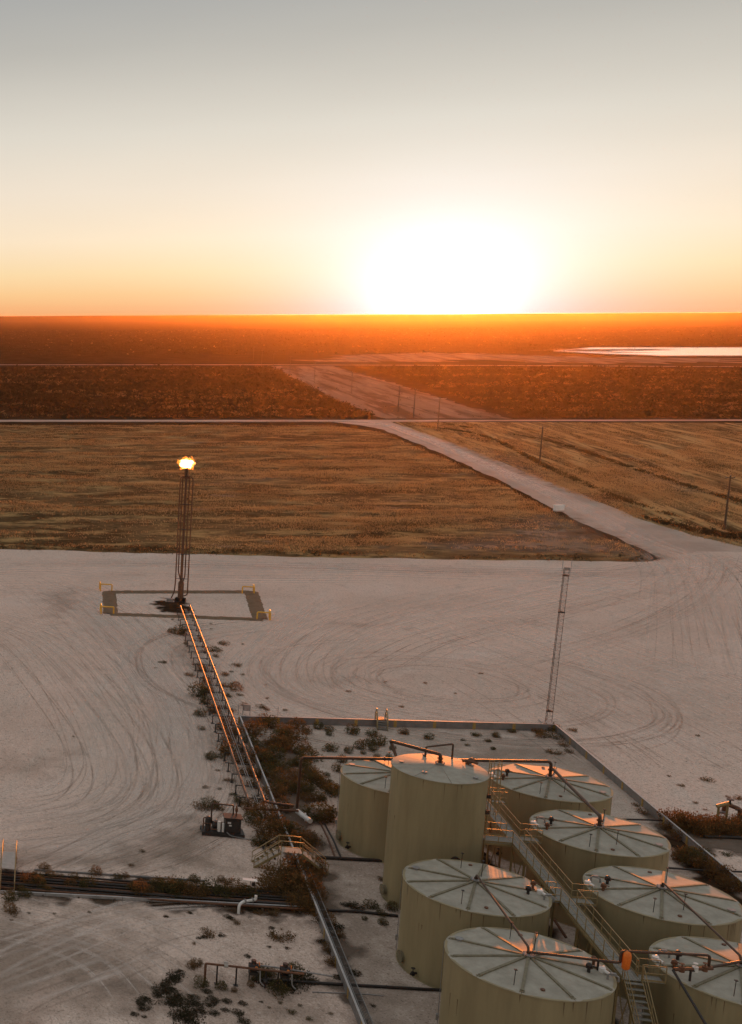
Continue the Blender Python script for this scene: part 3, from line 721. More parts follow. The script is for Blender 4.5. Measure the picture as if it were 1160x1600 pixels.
t = pipe_thing('valve_bar', [at(-.2, 7.9, 7.25), at(.45, 10.2, 7.28)], .11, 'rusty valve bar on a short leg over the lower right corner tank', mtl='rust', supports=[(at(.05, 8.9, 7.2), .95)], cat='valve')
for u in (.2, .55, .8):
    p = at(-.2, 7.9, 7.25).lerp(at(.45, 10.2, 7.28), u) - Vector(t.location); f = MB(); f.cyl(p - UP * .16, p + UP * .16, .17, 10); f.cyl(p + UP * .16, p + UP * .34, .03, 6); f.cyl(p + UP * .34, p + UP * .37, .13, 10); f.build('valve', M['white' if u == .55 else 'rust'], t)
pipe_thing('drain_pipe', [at(-.2, 7.85, 7.2), at(-5.2, 8.2, 5.5), at(-12, 8.6, 1.0)], .075, 'thin dark pipe sloping down past the lower right corner tank', mtl='darkpipe', rb=.1)
oc = MB(); oc.tube([(0, 0, 0), (0, 0, .1), (.02, 0, .9), (0, 0, 1.12), (0, 0, 1.2)], [.12, .22, .24, .2, .08], 12)
oc = oc.build('valve_cover', M['orange'], None); oc.location = at(-.1, 5.35, 6.85); tag(oc, 'bright orange cover strapped upright at the walkway end', 'valve cover')

# ------------------------------------------------------------------ walkway
ZW = 5.95
def rail_run(parent, a, b, z0=ZW, z1=None, h=1.07, toe=True, every=1.5):
    """a,b local (x=t, y=s); handrail, midrail, toe board and posts are separate parts"""
    z1 = z0 if z1 is None else z1
    A = Vector((a[0], a[1], z0)); B = Vector((b[0], b[1], z1)); U = Vector((0, 0, 1))
    m = MB(); m.tube([A + U * h, B + U * h], .028, 6); m.build('handrail', M['rail'], parent)
    m = MB(); m.tube([A + U * h * .52, B + U * h * .52], .022, 6); m.build('midrail', M['rail'], parent)
    if toe:
        m = MB(); m.bar(A + U * .07, B + U * .07, .012, .12); m.build('toe_board', M['rail'], parent)
    L = (B - A).length; n = max(1, round(L / every))
    for k in range(n + 1):
        p = A.lerp(B, k / n); m = MB(); m.bar(p - U * .05, p + U * (h - .02), .045); m.build('post', M['rail'], parent)
wk = thing('walkway', W(0, 0, 0), 'long raised tan walkway with handrails running between the two rows of tanks', 'walkway')
X0, X1 = 5.47, 6.50
s = .4
while s < 31.4:
    e = min(31.4, s + 1.48); m = MB()
    m.box(((X0 + X1) / 2, (s + e) / 2, ZW - .02), (X1 - X0 - .02, e - s - .02, .035))
    for k in range(5): m.box((X0 + .15 + k * .185, (s + e) / 2, ZW + .004), (.02, e - s - .06, .014))
    m.build('deck_plate', M['grating'], wk); s += 1.5
for x in (X0, X1):
    m = MB(); m.bar((x, .4, ZW - .13), (x, 31.4, ZW - .13), .06, .2); m.build('stringer', M['rail'], wk)
rail_run(wk, (X0, .5), (X0, 11.15)); rail_run(wk, (X0, 12.15), (X0, 21.4)); rail_run(wk, (X0, 23.0), (X0, 31.3))
rail_run(wk, (X1, 1.0), (X1, 11.15)); rail_run(wk, (X1, 12.2), (X1, 22.15)); rail_run(wk, (X1, 23.3), (X1, 31.3)); rail_run(wk, (X0, 31.35), (X1, 31.35))
def spur(x0, x1, s0, s1):
    m = MB(); m.box(((x0 + x1) / 2, (s0 + s1) / 2, ZW - .02), (abs(x1 - x0) - .06, s1 - s0, .035)); m.build('deck_plate', M['grating'], wk)
    for s_ in (s0, s1): rail_run(wk, (x0, s_), (x1, s_), every=1.2)
spur(X1, 7.75, 11.17, 12.18); spur(X1, 7.75, 22.17, 23.28); spur(X0, 4.75, 11.17, 12.13); spur(X1, 7.7, 33.0 - 2.6, 31.3)
spur(X1, 7.8, .45, 1.3)
# platform under the ladder
m = MB(); m.box(((3.55 + X0) / 2, 22.2, ZW - .02), (X0 - 3.55 - .06, 1.5, .035)); m.build('deck_plate', M['grating'], wk)
m = MB(); m.bar((3.5, 21.45, ZW - .12), (X0, 21.45, ZW - .12), .06, .18); m.build('stringer', M['rail'], wk)
rail_run(wk, (3.5, 21.45), (X0, 21.45), every=.8); rail_run(wk, (3.75, 22.98), (X0, 22.98), every=.9)
for s_ in (1.2, 8, 15, 21.5, 27, 31.2):
    for x in (X0 + .05, X1 - .05):
        m = MB(); m.box((x, s_, ZW / 2 - .1), (.13, .13, ZW - .25)); m.box((x, s_, .07), (.35, .35, .06)); m.build('column', M['rail'], wk)
    m = MB(); m.bar((X0 + .05, s_, .6), (X1 - .05, s_, ZW - .4), .05); m.bar((X1 - .05, s_, .6), (X0 + .05, s_, ZW - .4), .05); m.build('cross_brace', M['rail'], wk)
# caged ladder up the tall tank
cl = thing('caged_ladder', W(22.0, 3.62, 0), 'tan caged ladder climbing the right side of the tall tank', 'ladder')
for y in (-.23, .23):
    m = MB(); m.bar((0, y, ZW), (0, y, 12.4), .07, .05); m.build('side_rail', M['rail'], cl)
for k in range(21):
    m = MB(); m.cyl((0, -.23, ZW + .3 + k * .3), (0, .23, ZW + .3 + k * .3), .018, 6); m.build('rung', M['rail'], cl)
def hoop(z):
    m = MB(); m.tube([(.02, -.25, z)] + [(.40 + .40 * math.sin(a), -.40 * math.cos(a), z) for a in [PI * k / 10 for k in range(11)]] + [(.02, .25, z)], .022, 5); m.build('cage_hoop', M['rail'], cl)
for z in (8.2, 9.2, 10.2, 11.2, 12.35): hoop(z)
for a in (.0, .25, .5, .75, 1.0):
    x = .40 + .41 * math.sin(a * PI); y = -.41 * math.cos(a * PI); m = MB(); m.bar((x, y, 8.15), (x, y, 12.4), .035); m.build('cage_bar', M['rail'], cl)
m = MB()
for z in (7, 9, 11):
    m.bar((0, -.23, z), (-.3, -.23, z), .04); m.bar((0, .23, z), (-.3, .23, z), .04)
m.build('wall_bracket', M['rail'], cl)
# lower ladder-like vertical rails beyond the cage (walkway end gate)
# ------------------------------------------------------------------ stairs
def stair(name, loc, width, z_top, run, nstep, label, rz=SITE, group=None):
    t = thing(name, loc, label, 'stairs', group, rz)
    A = Vector((0, 0, z_top)); B = Vector((0, -run, 0)); U = Vector((0, 0, 1))
    for x in (-width / 2, width / 2):
        m = MB(); m.bar((x, 0, z_top - .1), (x, -run, -.1 + .1), .05, .24); m.build('stringer', M['rail'], t)
        m = MB(); m.tube([(x, 0, z_top + 1.0), (x, -run, 1.0)], .028, 6); m.build('handrail', M['rail'], t)
        m = MB(); m.tube([(x, 0, z_top + .5), (x, -run, .5)], .022, 6); m.build('midrail', M['rail'], t)
        k = max(2, int(run / 1.3))
        for i in range(k + 1):
            p = Vector((x, -run * i / k, z_top * (1 - i / k))); m = MB(); m.bar(p, p + U * 1.0, .045); m.build('post', M['rail'], t)
    for i in range(nstep):
        u = (i + .5) / nstep; m = MB(); m.box((0, -run * u, z_top * (1 - u)), (width - .08, .26, .04)); m.build('tread', M['grating'], t)
    return t
stair('staircase', W(.35, 6.02, 0), 1.0, ZW, 6.4, 24, 'steep tan staircase leading down from the near end of the walkway')
# ------------------------------------------------------------------ containment wall
WH = .85
cw = thing('containment_wall', W(0, 0, 0), 'low grey panelled containment wall with yellow joint bands around the tank yard', 'wall')
def wall_run(a, b, step=4.5, hid=False):
    A = Vector((a[1], a[0], 0)); B = Vector((b[1], b[0], 0)); L = (B - A).length; n = max(1, round(L / step)); d = (B - A).normalized()
    rz = math.atan2(d.y, d.x); h = WH
    seg = L / n
    for k in range(n):
        p0 = A + d * (seg * k + .07); p1 = A + d * (seg * (k + 1) - .07); c = (p0 + p1) / 2; m = MB(); w = (p1 - p0).length
        m.box((c.x, c.y, h / 2), (w, .07, h), rz)
        for z in (.22, .62): m.box((c.x, c.y, h * z), (w, .11, .05), rz)
        m.build('wall_panel', M['wall'], cw)
        m = MB(); m.box((c.x, c.y, h + .012), (w + .13, .15, .035), rz); m.build('cap', M['walltop'], cw)
    for k in range(n + 1):
        p = A + d * seg * k; m = MB(); m.box((p.x, p.y, h / 2), (.13, .17, h - .02), rz)
        m.box((p.x, p.y, h * .45), (.34, .125, h * .86), rz); m.build('joint_band', M['yellow_dull'], cw)
M['yellow_dull'] = mat('faded yellow paint', (.42, .27, .06), .6, 0, vscale=5, col2=(.25, .16, .05))
wall_run((-26, -9.1), (67.1, -9.1), 4.5); wall_run((67.15, -9.1), (72.5, 25.15), 4.45); wall_run((72.45, 25.25), (-10, 25.85), 4.5)

# cable tray running on the outside of the left wall
ct = thing('cable_tray', W(0, -8.7, 0), 'pale ladder style cable tray running along the inner side of the left wall', 'cable tray')
for x in (-.22, .22):
    m = MB(); m.bar((x, -24, .78), (x, 25.5, .78), .04, .10); m.build('side_rail', M['grey'], ct)
m = MB()
for k in range(4): m.tube([(-.15 + k * .09, -24, .78), (-.15 + k * .09 + .02, 25.5, .78)], .022, 5)
m.build('cables', M['darkpipe'], ct)
for k in range(33):
    m = MB(); y = -24 + k * 1.53; m.box((0, y, .735), (.46, .08, .02)); m.build('tray_rung', M['grey'], ct)
for k in range(9):
    m = MB(); m.box((0, -22 + k * 5.8, .37), (.08, .08, .72)); m.build('stand', M['grey'], ct)

# ------------------------------------------------------------------ pipe rack to the flare
pk = thing('pipe_rack', W(39, -10.85, 0), 'long pipe rack carrying two copper brown pipes from the yard to the flare', 'pipe rack')
def ploc(s_, t_, z): return Vector((t_ + 10.85, s_ - 39, z))
for x, e in ((-11.62, 123.8), (-10.12, 124.4)):
    m = MB(); m.tube(bend([ploc(38.9, x, .2), ploc(38.9, x, 1.15), ploc(e, x, 1.15)] if x < -11 else [ploc(39.1, x, 1.15), ploc(e, x, 1.15)], .3), .12, 12); m.build('pipe', M['brown'], pk)
    for k in range(8):
        y = 44 + k * 10.6; m = MB(); m.cyl(ploc(y, x, 1.15), ploc(y + .25, x, 1.15), .145, 14); m.build('coupling', M['rust'], pk)
m = MB(); m.tube([ploc(39, -10.75, 1.06), ploc(66, -10.75, 1.06), ploc(122, -10.85, 1.06)], .035, 6); m.tube([ploc(39, -10.95, 1.06), ploc(122, -11.05, 1.06)], .03, 6)
m.build('conduit', M['grey'], pk)
k = 0; y = 40.2
while y < 124:
    m = MB(); m.box(ploc(y, -11.1, .96), (2.3 if k % 3 else 2.9, .08, .08)); m.build('crossbeam', M['darkpipe'], pk)
    for x in (-12.2, -10.1):
        m = MB(); m.box(ploc(y, x, .46), (.10, .10, .9)); m.box(ploc(y, x, .05), (.32, .32, .06)); m.build('post', M['darkpipe'], pk)
    y += 3.25; k += 1
pipe_thing('branch_pipe', [at(39.1, -10.12, 1.15), at(38.8, -9.6, 1.15), at(38.7, -7.6, 1.1)], .12, 'short copper brown pipe linking the right rack pipe to the tall pipe leg', rb=.2, flanges=[(at(38.7, -7.9, 1.1), (.96, -.25, 0))])
pipe_thing('branch_pipe', [at(37.4, -12.2, .9), at(37.9, -7.3, .95)], .10, 'dark level pipe running from behind the engine skid to the tall pipe leg', mtl='rust')
pipe_thing('filter_vessel', [at(38.4, -7.3, .7), at(36.3, -6.5, .65)], .24, 'pale drum shaped filter lying at the foot of the tall pipe leg', mtl='white', flanges=[(at(37.2, -6.8, .67), (-.93, .3, 0))], cat='vessel')

# ------------------------------------------------------------------ flare stack
fl = thing('flare_stack', W(132.2, -10.95, 0), 'rust brown flare stack with side pipes burning at the top', 'flare stack')
FH = 21.2
m = MB(); m.tube([(0, 0, 0), (0, 0, 3.2), (0, 0, 3.6), (0, 0, 11), (0, 0, FH - .2)], [.46, .46, .22, .20, .18], 14); m.build('mast', M['rust'], fl)
m = MB(); m.cyl((0, 0, 0), (0, 0, .1), .95, 18)
for k in range(8): 
    a = k * PI / 4; m.box((.6 * math.cos(a), .6 * math.sin(a), .35), (.55, .03, .6), a)
m.build('base_plate', M['darkpipe'], fl)
for px_, py_, zb, top in ((-.92, -.1, 3.0, FH - .1), (-.52, .35, 4.8, FH - .1), (.55, .3, 4.0, FH - .1), (1.05, -.1, .9, FH - .1)):
    m = MB()
    lo = {(-.92): [(-1.5, -.2, .5), (-1.2, -.2, 1.2), (-1.0, -.1, 2.0)], (1.05): [(.15, -.1, .9)], (-.52): [(-.05, .2, 3.4)], (.55): [(.0, .1, 2.6), (.2, .2, 3.0)]}[px_]
    m.tube(bend(lo + [(px_, py_, zb + .3), (px_, py_, top - .35), (px_ * .45, py_ * .5, top), (px_ * .2, 0, top - .5)], .3), .10, 8); m.build('side_pipe', M['rust'], fl)
for z in (3.9, 8.0, 12.2, 16.4):
    m = MB(); m.box((.07, -.08, z), (2.1, .06, .08)); m.box((.05, .1, z), (.06, .7, .07)); m.cyl((0, 0, z - .06), (0, 0, z + .06), .34, 14); m.build('bracket', M['darkpipe'], fl)
m = MB(); m.cyl((0, 0, FH - .25), (0, 0, FH), .36, 16); m.tube([(0, 0, FH), (0, 0, FH + .5), (0, 0, FH + 1.2)], [.24, .24, .34], 16, caps=False)
for k in range(3):
    a = k * 2 * PI / 3 + .4; m.tube([(.4 * math.cos(a), .4 * math.sin(a), FH - .3), (.44 * math.cos(a), .44 * math.sin(a), FH + .9)], .035, 6)
m.build('burner_tip', M['brown'], fl)
m = MB(); m.box((-1.7, -.5, .35), (1.0, .7, .5)); m.box((-1.7, -.5, .05), (1.4, 1.0, .1)); m.build('ignition_cabinet', M['grey'], fl)
# the flame: lobes that give off light
def emis(name, col, st):
    mm = bpy.data.materials.new(name); mm.use_nodes = True; n_ = mm.node_tree.nodes; n_.clear()
    e = n_.new('ShaderNodeEmission'); e.inputs[0].default_value = (*col, 1); e.inputs[1].default_value = st; o_ = n_.new('ShaderNodeOutputMaterial'); mm.node_tree.links.new(e.outputs[0], o_.inputs[0]); return mm
M['flame_hot'] = emis('white hot flame', (1, .62, .27), 4.2); M['flame_edge'] = emis('orange flame', (1, .27, .035), 1.15)
def flame(name, lobes, mm, seed):
    import bmesh
    r_ = random.Random(seed); bm = bmesh.new()
    for (x, y, z, r) in lobes:
        x *= 1.1; y *= 1.1; z = FH + 1.55 + (z - FH - 1.55) * 1.08; r *= 1.05
        g = bmesh.ops.create_icosphere(bm, subdivisions=2, radius=r, matrix=Matrix.Translation((x, y, z)))
        for v in g['verts']:
            d = (v.co - Vector((x, y, z))); v.co += d * r_.uniform(-.22, .28)
    me = bpy.data.meshes.new(name); bm.to_mesh(me); bm.free(); me.materials.append(mm); return piece(name, me, fl)
rf = random.Random(3)
M['flame_mid'] = emis('yellow flame', (1, .42, .09), 2.2)
hot = []; mid = []; edge = []
for k in range(26):
    a = rf.uniform(0, 2 * PI); q = math.sqrt(rf.random()); hot.append((-.12 + .62 * q * math.cos(a), rf.uniform(-.3, .3), FH + 1.9 + .42 * q * math.sin(a) + .1 * math.cos(a * 3), rf.uniform(.2, .42)))
for k in range(34):
    a = rf.uniform(0, 2 * PI); q = rf.uniform(.8, 1.2); mid.append((-.1 + .88 * q * math.cos(a), rf.uniform(-.1, .4), FH + 1.9 + .62 * q * math.sin(a), rf.uniform(.10, .26)))
for k in range(60):
    a = rf.uniform(0, 2 * PI); q = rf.uniform(.85, 1.2) * (1 + .12 * math.sin(5 * a)); edge.append((-.08 + 1.08 * q * math.cos(a), rf.uniform(-.1, .5), FH + 1.92 + .80 * q * math.sin(a), rf.uniform(.04, .17)))
edge += [(.25, 0, FH + 1.25, .26), (.62, .1, FH + 2.98, .08), (.72, .1, FH + 2.75, .12)]
flame('flame', hot, M['flame_hot'], 5)['kind'] = 'stuff'; flame('flame_fringe', edge, M['flame_edge'], 6)['kind'] = 'stuff'; flame('flame_fringe', mid, M['flame_mid'], 7)['kind'] = 'stuff'

# yellow guard rails round the flare
def guard(loc, turn, label):
    t = thing('guard_rail', loc, label, 'guard rail', 'yellow tube guard rails round the flare', SITE + turn)
    for nm, pts in (('rail_frame', [(-.95, 0, 0), (-.95, 0, 1.25), (.95, 0, 1.25), (.95, 0, 0)]), ('side_frame', [(.95, .25, 0), (.95, .25, 1.35), (1.05, 1.7, 1.35), (1.05, 1.7, 0)])):
        m = MB(); m.tube(bend(pts, .2), .11, 8); m.build(nm, M['yellow'], t)
    return t
guard(G(168, 960), 0, 'yellow guard rail at the near left corner of the gravel strip').scale = (-1, 1, 1)
guard(G(412, 969), 0, 'yellow guard rail at the near right corner of the gravel strip')
guard(G(166, 924), 0, 'yellow guard rail at the far left corner of the gravel strip').scale = (-1, 1, 1)
guard(G(388, 928), 0, 'yellow guard rail at the far right corner of the gravel strip')

# ------------------------------------------------------------------ lattice mast
lm = thing('lattice_mast', G(856, 1130), 'thin grey lattice radio mast at the far corner of the wall', 'radio mast')
MHt = 18.4; tri = [(0, .42), (-.36, -.21), (.36, -.21)]
for x, y in tri:
    m = MB(); m.tube([(x * .95, y * .95, 0), (x * .8, y * .8, MHt)], .03, 6); m.build('leg', M['mast'], lm)
for sec in range(4):
    m = MB(); z0 = sec * MHt / 4; n = 10
    for k in range(n):
        za = z0 + k * MHt / 4 / n; zb = z0 + (k + 1) * MHt / 4 / n
        for i in range(3):
            a = Vector(tri[i]) * .88; b = Vector(tri[(i + 1) % 3]) * .88
            if k % 2: a, b = b, a
            m.bar((a.x, a.y, za), (b.x, b.y, zb), .014); m.bar((a.x, a.y, za), (b.x, b.y, za), .014)
    o = m.build('lattice_section', M['mast'], lm); o['kind'] = 'stuff'
for z in (1.5, 13.3, 17.6):
    m = MB()
    for i in range(3):
        a = Vector(tri[i]) * .9; b = Vector(tri[(i + 1) % 3]) * .9; m.bar((a.x, a.y, z), (b.x, b.y, z), .09, .14)
    m.build('clamp_ring', M['darkpipe'], lm)
m = MB(); m.cyl((-.45, -.2, MHt - .5), (-.45, -.2, MHt + .9), .03, 6); m.cyl((.5, 0, MHt - .5), (.5, 0, MHt + 1.2), .025, 6); m.box((.1, 0, MHt), (.5, .35, .3)); m.build('antenna', M['grey'], lm)
m = MB(); m.box((0, 0, .1), (1.5, 1.5, .2)); m.build('footing', M['concrete'], lm)
lm.rotation_euler = (0, math.radians(1.1), SITE)

# ------------------------------------------------------------------ power line poles
poles = [((1132, 828), 12, 'nearest, tallest looking wooden power pole at the right edge'), ((843, 726), 12, 'dark wooden power pole right of the gravel access road'),
         ((684, 670), 13, 'power pole with a crossarm coloured bright as if sunlit beside the road junction'), ((646, 654), 13.5, 'power pole just beyond the county road, left of the junction pole'),
         ((622, 644), 13, 'power pole left of the one just beyond the county road'), ((549, 616), 13.5, 'power pole standing alone midway along the cleared strip'),
         ((491, 598), 14, 'distant power pole on the left edge of the cleared strip'), ((453, 586), 15, 'far power pole near the far road crossing'),
         ((427, 578), 14, 'farther faint power pole beyond the strip'), ((409, 570), 14, 'faint power pole beside the far road'), ((396, 563), 14, 'last faint power pole of the line')]
for i, ((x, y), h, lab) in enumerate(poles):
    p = G(x, y); t = thing('power_pole', p, lab, 'power pole', 'wooden poles of the power line', 0)
    m = MB(); m.tube([(0, 0, -.2), (0, 0, h)], [.22, .15], 8); m.build('pole', M['wood'], t)
    w = 1.2; ang = math.radians(10) if i != 2 else math.radians(-20)
    dx, dy = math.cos(ang), math.sin(ang)
    if i == 2: w = 2.4
    m = MB(); m.bar((-w * dx, -w * dy, h - .45), (w * dx, w * dy, h - .45), .13, .15); ca = m.build('crossarm', M['wood'] if i != 2 else M['concrete'], t)  # junction pole's arm is pale instead of wood: sunlight put into its colour
    for u in (-.9, 0, .9):
        m = MB(); z = h - .38 if u else h; m.tube([(w * u * dx, w * u * dy, z), (w * u * dx, w * u * dy, z + .22)], [.07, .05], 6); m.build('insulator', M['grey'], ca)

# ------------------------------------------------------------------ small roadside box
t = thing('roadside_cabinet', G(873, 799), 'small white cabinet beside the gravel access road', 'cabinet', rz=.1)
m = MB(); m.box((0, 0, .85), (2.2, .9, 1.3)); m.build('body', M['bright'], t); m = MB(); m.box((0, 0, 1.54), (2.35, 1.05, .07)); m.build('lid', M['bright'], t)
m = MB(); m.box((0, 0, .13), (2.2, 1.2, .26)); m.build('plinth', M['concrete'], t)

# panel outside the wall, beside the rack
t = thing('control_panel', W(70.3, -8.1, 0), 'small grey control box on a pipe frame behind the left end of the back wall', 'control box')
m = MB(); m.box((.1, 0, 1.0), (.75, .3, .75)); bo = m.build('box', M['grey'], t); m = MB(); m.box((.1, -.16, 1.0), (.62, .02, .62)); m.build('door', M['walltop'], bo)
for x in (-.8, -.3, .5, 3.6): 
    m = MB(); m.cyl((x, .1, 0), (x, .1, 1.35), .03, 6); m.build('post', M['grey'], t)
m = MB(); m.tube([(-.8, .1, 1.2), (.5, .1, 1.2)], .02, 6); m.tube([(.5, .1, .65), (3.6, .1, .65)], .02, 6); m.build('conduit', M['grey'], t)

# ------------------------------------------------------------------ stile over the back wall
def stile(name, loc, rz, width, ztop, plat, run, nstep, label, railm='rail', deck='grating', rail_h=1.0):
    t = thing(name, loc, label, 'crossover stairs', None, rz)
    m = MB(); m.box((0, 0, ztop), (width, plat, .05)); m.build('platform', M[deck], t)
    for sg in (-1, 1):
        for i in range(nstep):
            u = (i + 1) / (nstep + 1); m = MB(); m.box((0, sg * (plat / 2 + run * u), ztop * (1 - u)), (width - .06, run / (nstep + 1) * .95, .05)); m.build('tread', M[deck], t)
        for x in (-width / 2, width / 2):
            m = MB(); m.bar((x, sg * plat / 2, ztop - .08), (x, sg * (plat / 2 + run), .02), .045, .2); m.build('stringer', M[railm], t)
    for x in (-width / 2, width / 2):
        for hh, nm in ((rail_h, 'handrail'), (rail_h * .5, 'midrail')):
            m = MB(); m.tube([(x, -plat / 2 - run, hh), (x, -plat / 2, ztop + hh), (x, plat / 2, ztop + hh), (x, plat / 2 + run, hh)], .042 if hh == rail_h else .03, 6); m.build(nm, M[railm], t)
        for y, z in ((-plat / 2 - run, 0), (-plat / 2 - run * .5, ztop * .5), (-plat / 2, ztop), (plat / 2, ztop), (plat / 2 + run * .5, ztop * .5), (plat / 2 + run, 0)):
            m = MB(); m.bar((x, y, 0), (x, y, z + rail_h), .05); m.build('post', M[railm], t)
    return t
bx = ST(G(599, 1136)); 
stile('crossover_stairs', W(69.75, 6.55, 0), SITE - .12, 1.05, 1.0, .9, 1.3, 4, 'small tan crossover stairs over the back containment wall')
M['deck_pale'] = mat('pale worn deck', (.36, .31, .25), .55, .1, vscale=5, col2=(.32, .26, .2))
stile('crossover_stairs', W(26.4, -9.75, 0), SITE + PI / 2, 1.25, 1.7, 1.7, 2.1, 5, 'tan crossover stairs with handrails over the cable tray and orange bushes', deck='deck_pale')
# crossover over the trench at the left edge
t = stile('crossover_walkway', W(19.2, -33.1, 0), SITE + .02, 1.15, 1.35, 3.4, 2.0, 5, 'narrow pale crossover bridge over the pipe trench at the left edge', railm='rail', deck='concrete', rail_h=1.1)
for c in kids(t):
    if c.name.startswith('tread') and c.data.vertices[0].co.y < 0: bpy.data.objects.remove(c)

# ------------------------------------------------------------------ pipe trench
tr = thing('pipe_bundle', W(0, 0, 0), 'bundle of long black pipes lying in the shallow trench at lower left', 'pipes')
def lp(s_, t_, z): return Vector((t_, s_, z))
for k, (ds, r) in enumerate(((0, .09), (.35, .07), (.8, .11), (1.2, .07), (1.65, .09), (2.1, .12), (2.7, .07), (3.1, .09))):
    m = MB(); m.tube([lp(16.2 + ds, -34, .12 + r), lp(17.3 + ds, -18.4, .12 + r), lp(18.2 + ds * .9, -9.6, .12 + r)], r, 8); m.build('pipe', M['darkpipe' if k % 3 else 'rust'], tr)
for k in range(9):
    u = k / 8; m = MB(); m.box(lp(17.6 + 2.2 * u, -33 + 22.8 * u, .08), (.14, 4.0, .1)); m.build('sleeper', M['wood'], tr)
kb = thing('trench_kerb', W(0, 0, 0), 'thin pale kerb along the near edge of the pipe trench', 'kerb')
for k in range(12):
    a = k / 12; b = (k + .985) / 12
    f = lambda u: lp(15.45 + 2.05 * min(1, u / .64) + 1.1 * max(0, (u - .64) / .36), -34 + 24.4 * u, .16)
    m = MB(); m.bar(f(a), f(b), .14, .24); m.build('kerb_block', M['walltop'], kb)
kb2 = thing('trench_kerb', W(0, 0, 0), 'low grey kerb along the far edge of the pipe trench behind the weeds', 'kerb')
for k in range(8):
    f = lambda u: lp(20.6 + 1.3 * u, -31 + 14 * u, .1)
    m = MB(); m.bar(f(k / 8), f((k + .98) / 8), .14, .16); m.build('kerb_block', M['wall'], kb2)

# ------------------------------------------------------------------ pale riser at the trench
p0 = G(373, 1428); t = thing('pipe_riser', p0, 'pale bent pipe riser coming out of the pipe trench', 'pipe', rz=SITE)
m = MB(); m.tube(bend([(0, 0, 0), (0, 0, .75), (.35, .5, .85), (1.35, .9, .95), (1.35, .9, 1.3)], .25), .11, 10); m.build('pipe', M['white'], t)
for q in ((.5, .56, .87), (1.1, .8, .92)):
    m = MB(); m.cyl(Vector(q) - Vector((.05, .02, 0)), Vector(q) + Vector((.05, .02, 0)), .19, 12); m.build('flange', M['grey'], t)
t = thing('instrument_stand', G(396, 1408), 'small stand with a flat pale sunshade above the trench', 'instrument stand', rz=SITE)
for x in (-.15, .15):
    m = MB(); m.bar((x + .1, 0, 0), (x - .15, 0, 1.75), .05); m.build('leg', M['brown'], t)
m = MB(); m.box((-.35, 0, 1.8), (1.1, .5, .05)); m.build('sunshade', M['white'], t)
m = MB(); m.box((-.05, 0, 1.45), (.25, .2, .3)); m.build('gauge', M['darkpipe'], t)

# ------------------------------------------------------------------ engine skid
sk = thing('engine_skid', G(347, 1303), 'black engine driven pump skid standing left of the pipe rack', 'engine skid', rz=SITE + .03)
m = MB(); m.box((0, .6, .18), (3.7, .12, .3)); m.box((0, -.75, .18), (3.7, .12, .3)); m.box((0, 0, .34), (3.7, 1.5, .04)); m.build('skid_frame', M['black'], sk)
m = MB(); m.box((.85, 0, 1.05), (1.35, 1.1, 1.35)); m.box((.85, -.57, 1.0), (1.1, .03, 1.0)); ec = m.build('engine_cabinet', M['black'], sk)
m = MB(); m.box((.85, 0, 1.77), (1.6, 1.3, .09)); m.build('canopy', M['black'], sk)
m = MB(); m.cyl((1.2, .3, 1.8), (1.2, .3, 2.7), .07, 10); m.cyl((1.2, .3, 2.15), (1.2, .3, 2.45), .13, 10); m.build('exhaust', M['rust'], ec)
m = MB(); m.cyl((-.75, .1, .75), (.05, .1, .75), .33, 16); m.cyl((-.85, .1, .75), (-.75, .1, .75), .42, 16); m.build('compressor', M['darkpipe'], sk)
m = MB(); m.cyl((-1.3, -.3, .4), (-1.3, -.3, 1.5), .24, 14); m.disc_ball((-1.3, -.3, 1.5), .24, 12); m.build('scrubber_vessel', M['black'], sk)
m = MB(); m.cyl((-.35, -.4, .4), (-.35, -.4, 1.35), .15, 12); m.cyl((.0, -.45, .4), (.0, -.45, 1.2), .11, 12); m.build('filter_housing', M['white'], sk)
m = MB(); m.tube(bend([(-.95, .3, .8), (-.95, .3, 2.75), (.95, .45, 2.65), (.95, .45, 1.8)], .15), .07, 8); m.build('pipe_arch', M['brown'], sk)
m = MB(); m.tube(bend([(-1.75, -.5, .5), (-1.75, -.5, 1.1), (-1.1, -.5, 1.1), (-1.1, -.5, .6), (-.5, -.6, .6)], .12), .05, 8); m.tube(bend([(-1.6, .4, .4), (-1.6, .4, 1.3), (-.9, .4, 1.3), (-.9, .4, .9)], .15), .06, 8); m.build('piping', M['rust'], sk)
m = MB(); m.tube(bend([(.3, -.7, .5), (.6, -.9, .25), (1.9, -1.0, .12), (2.9, -1.15, .06)], .4), .045, 6); m.build('hose', M['grey'], sk)
m = MB(); m.cyl((-1.5, .1, .95), (-1.45, .1, .95), .22, 14); m.cyl((-1.1, .55, 1.0), (-1.1, .6, 1.0), .17, 12); m.disc_ball((-.55, .1, 1.2), .14, 8); m.build('flywheel', M['grey'], sk)
m = MB(); m.box((.5, -.6, 1.35), (.28, .04, .14)); m.box((.6, -.6, 1.1), (.22, .04, .12)); m.build('nameplate', M['white'], ec)

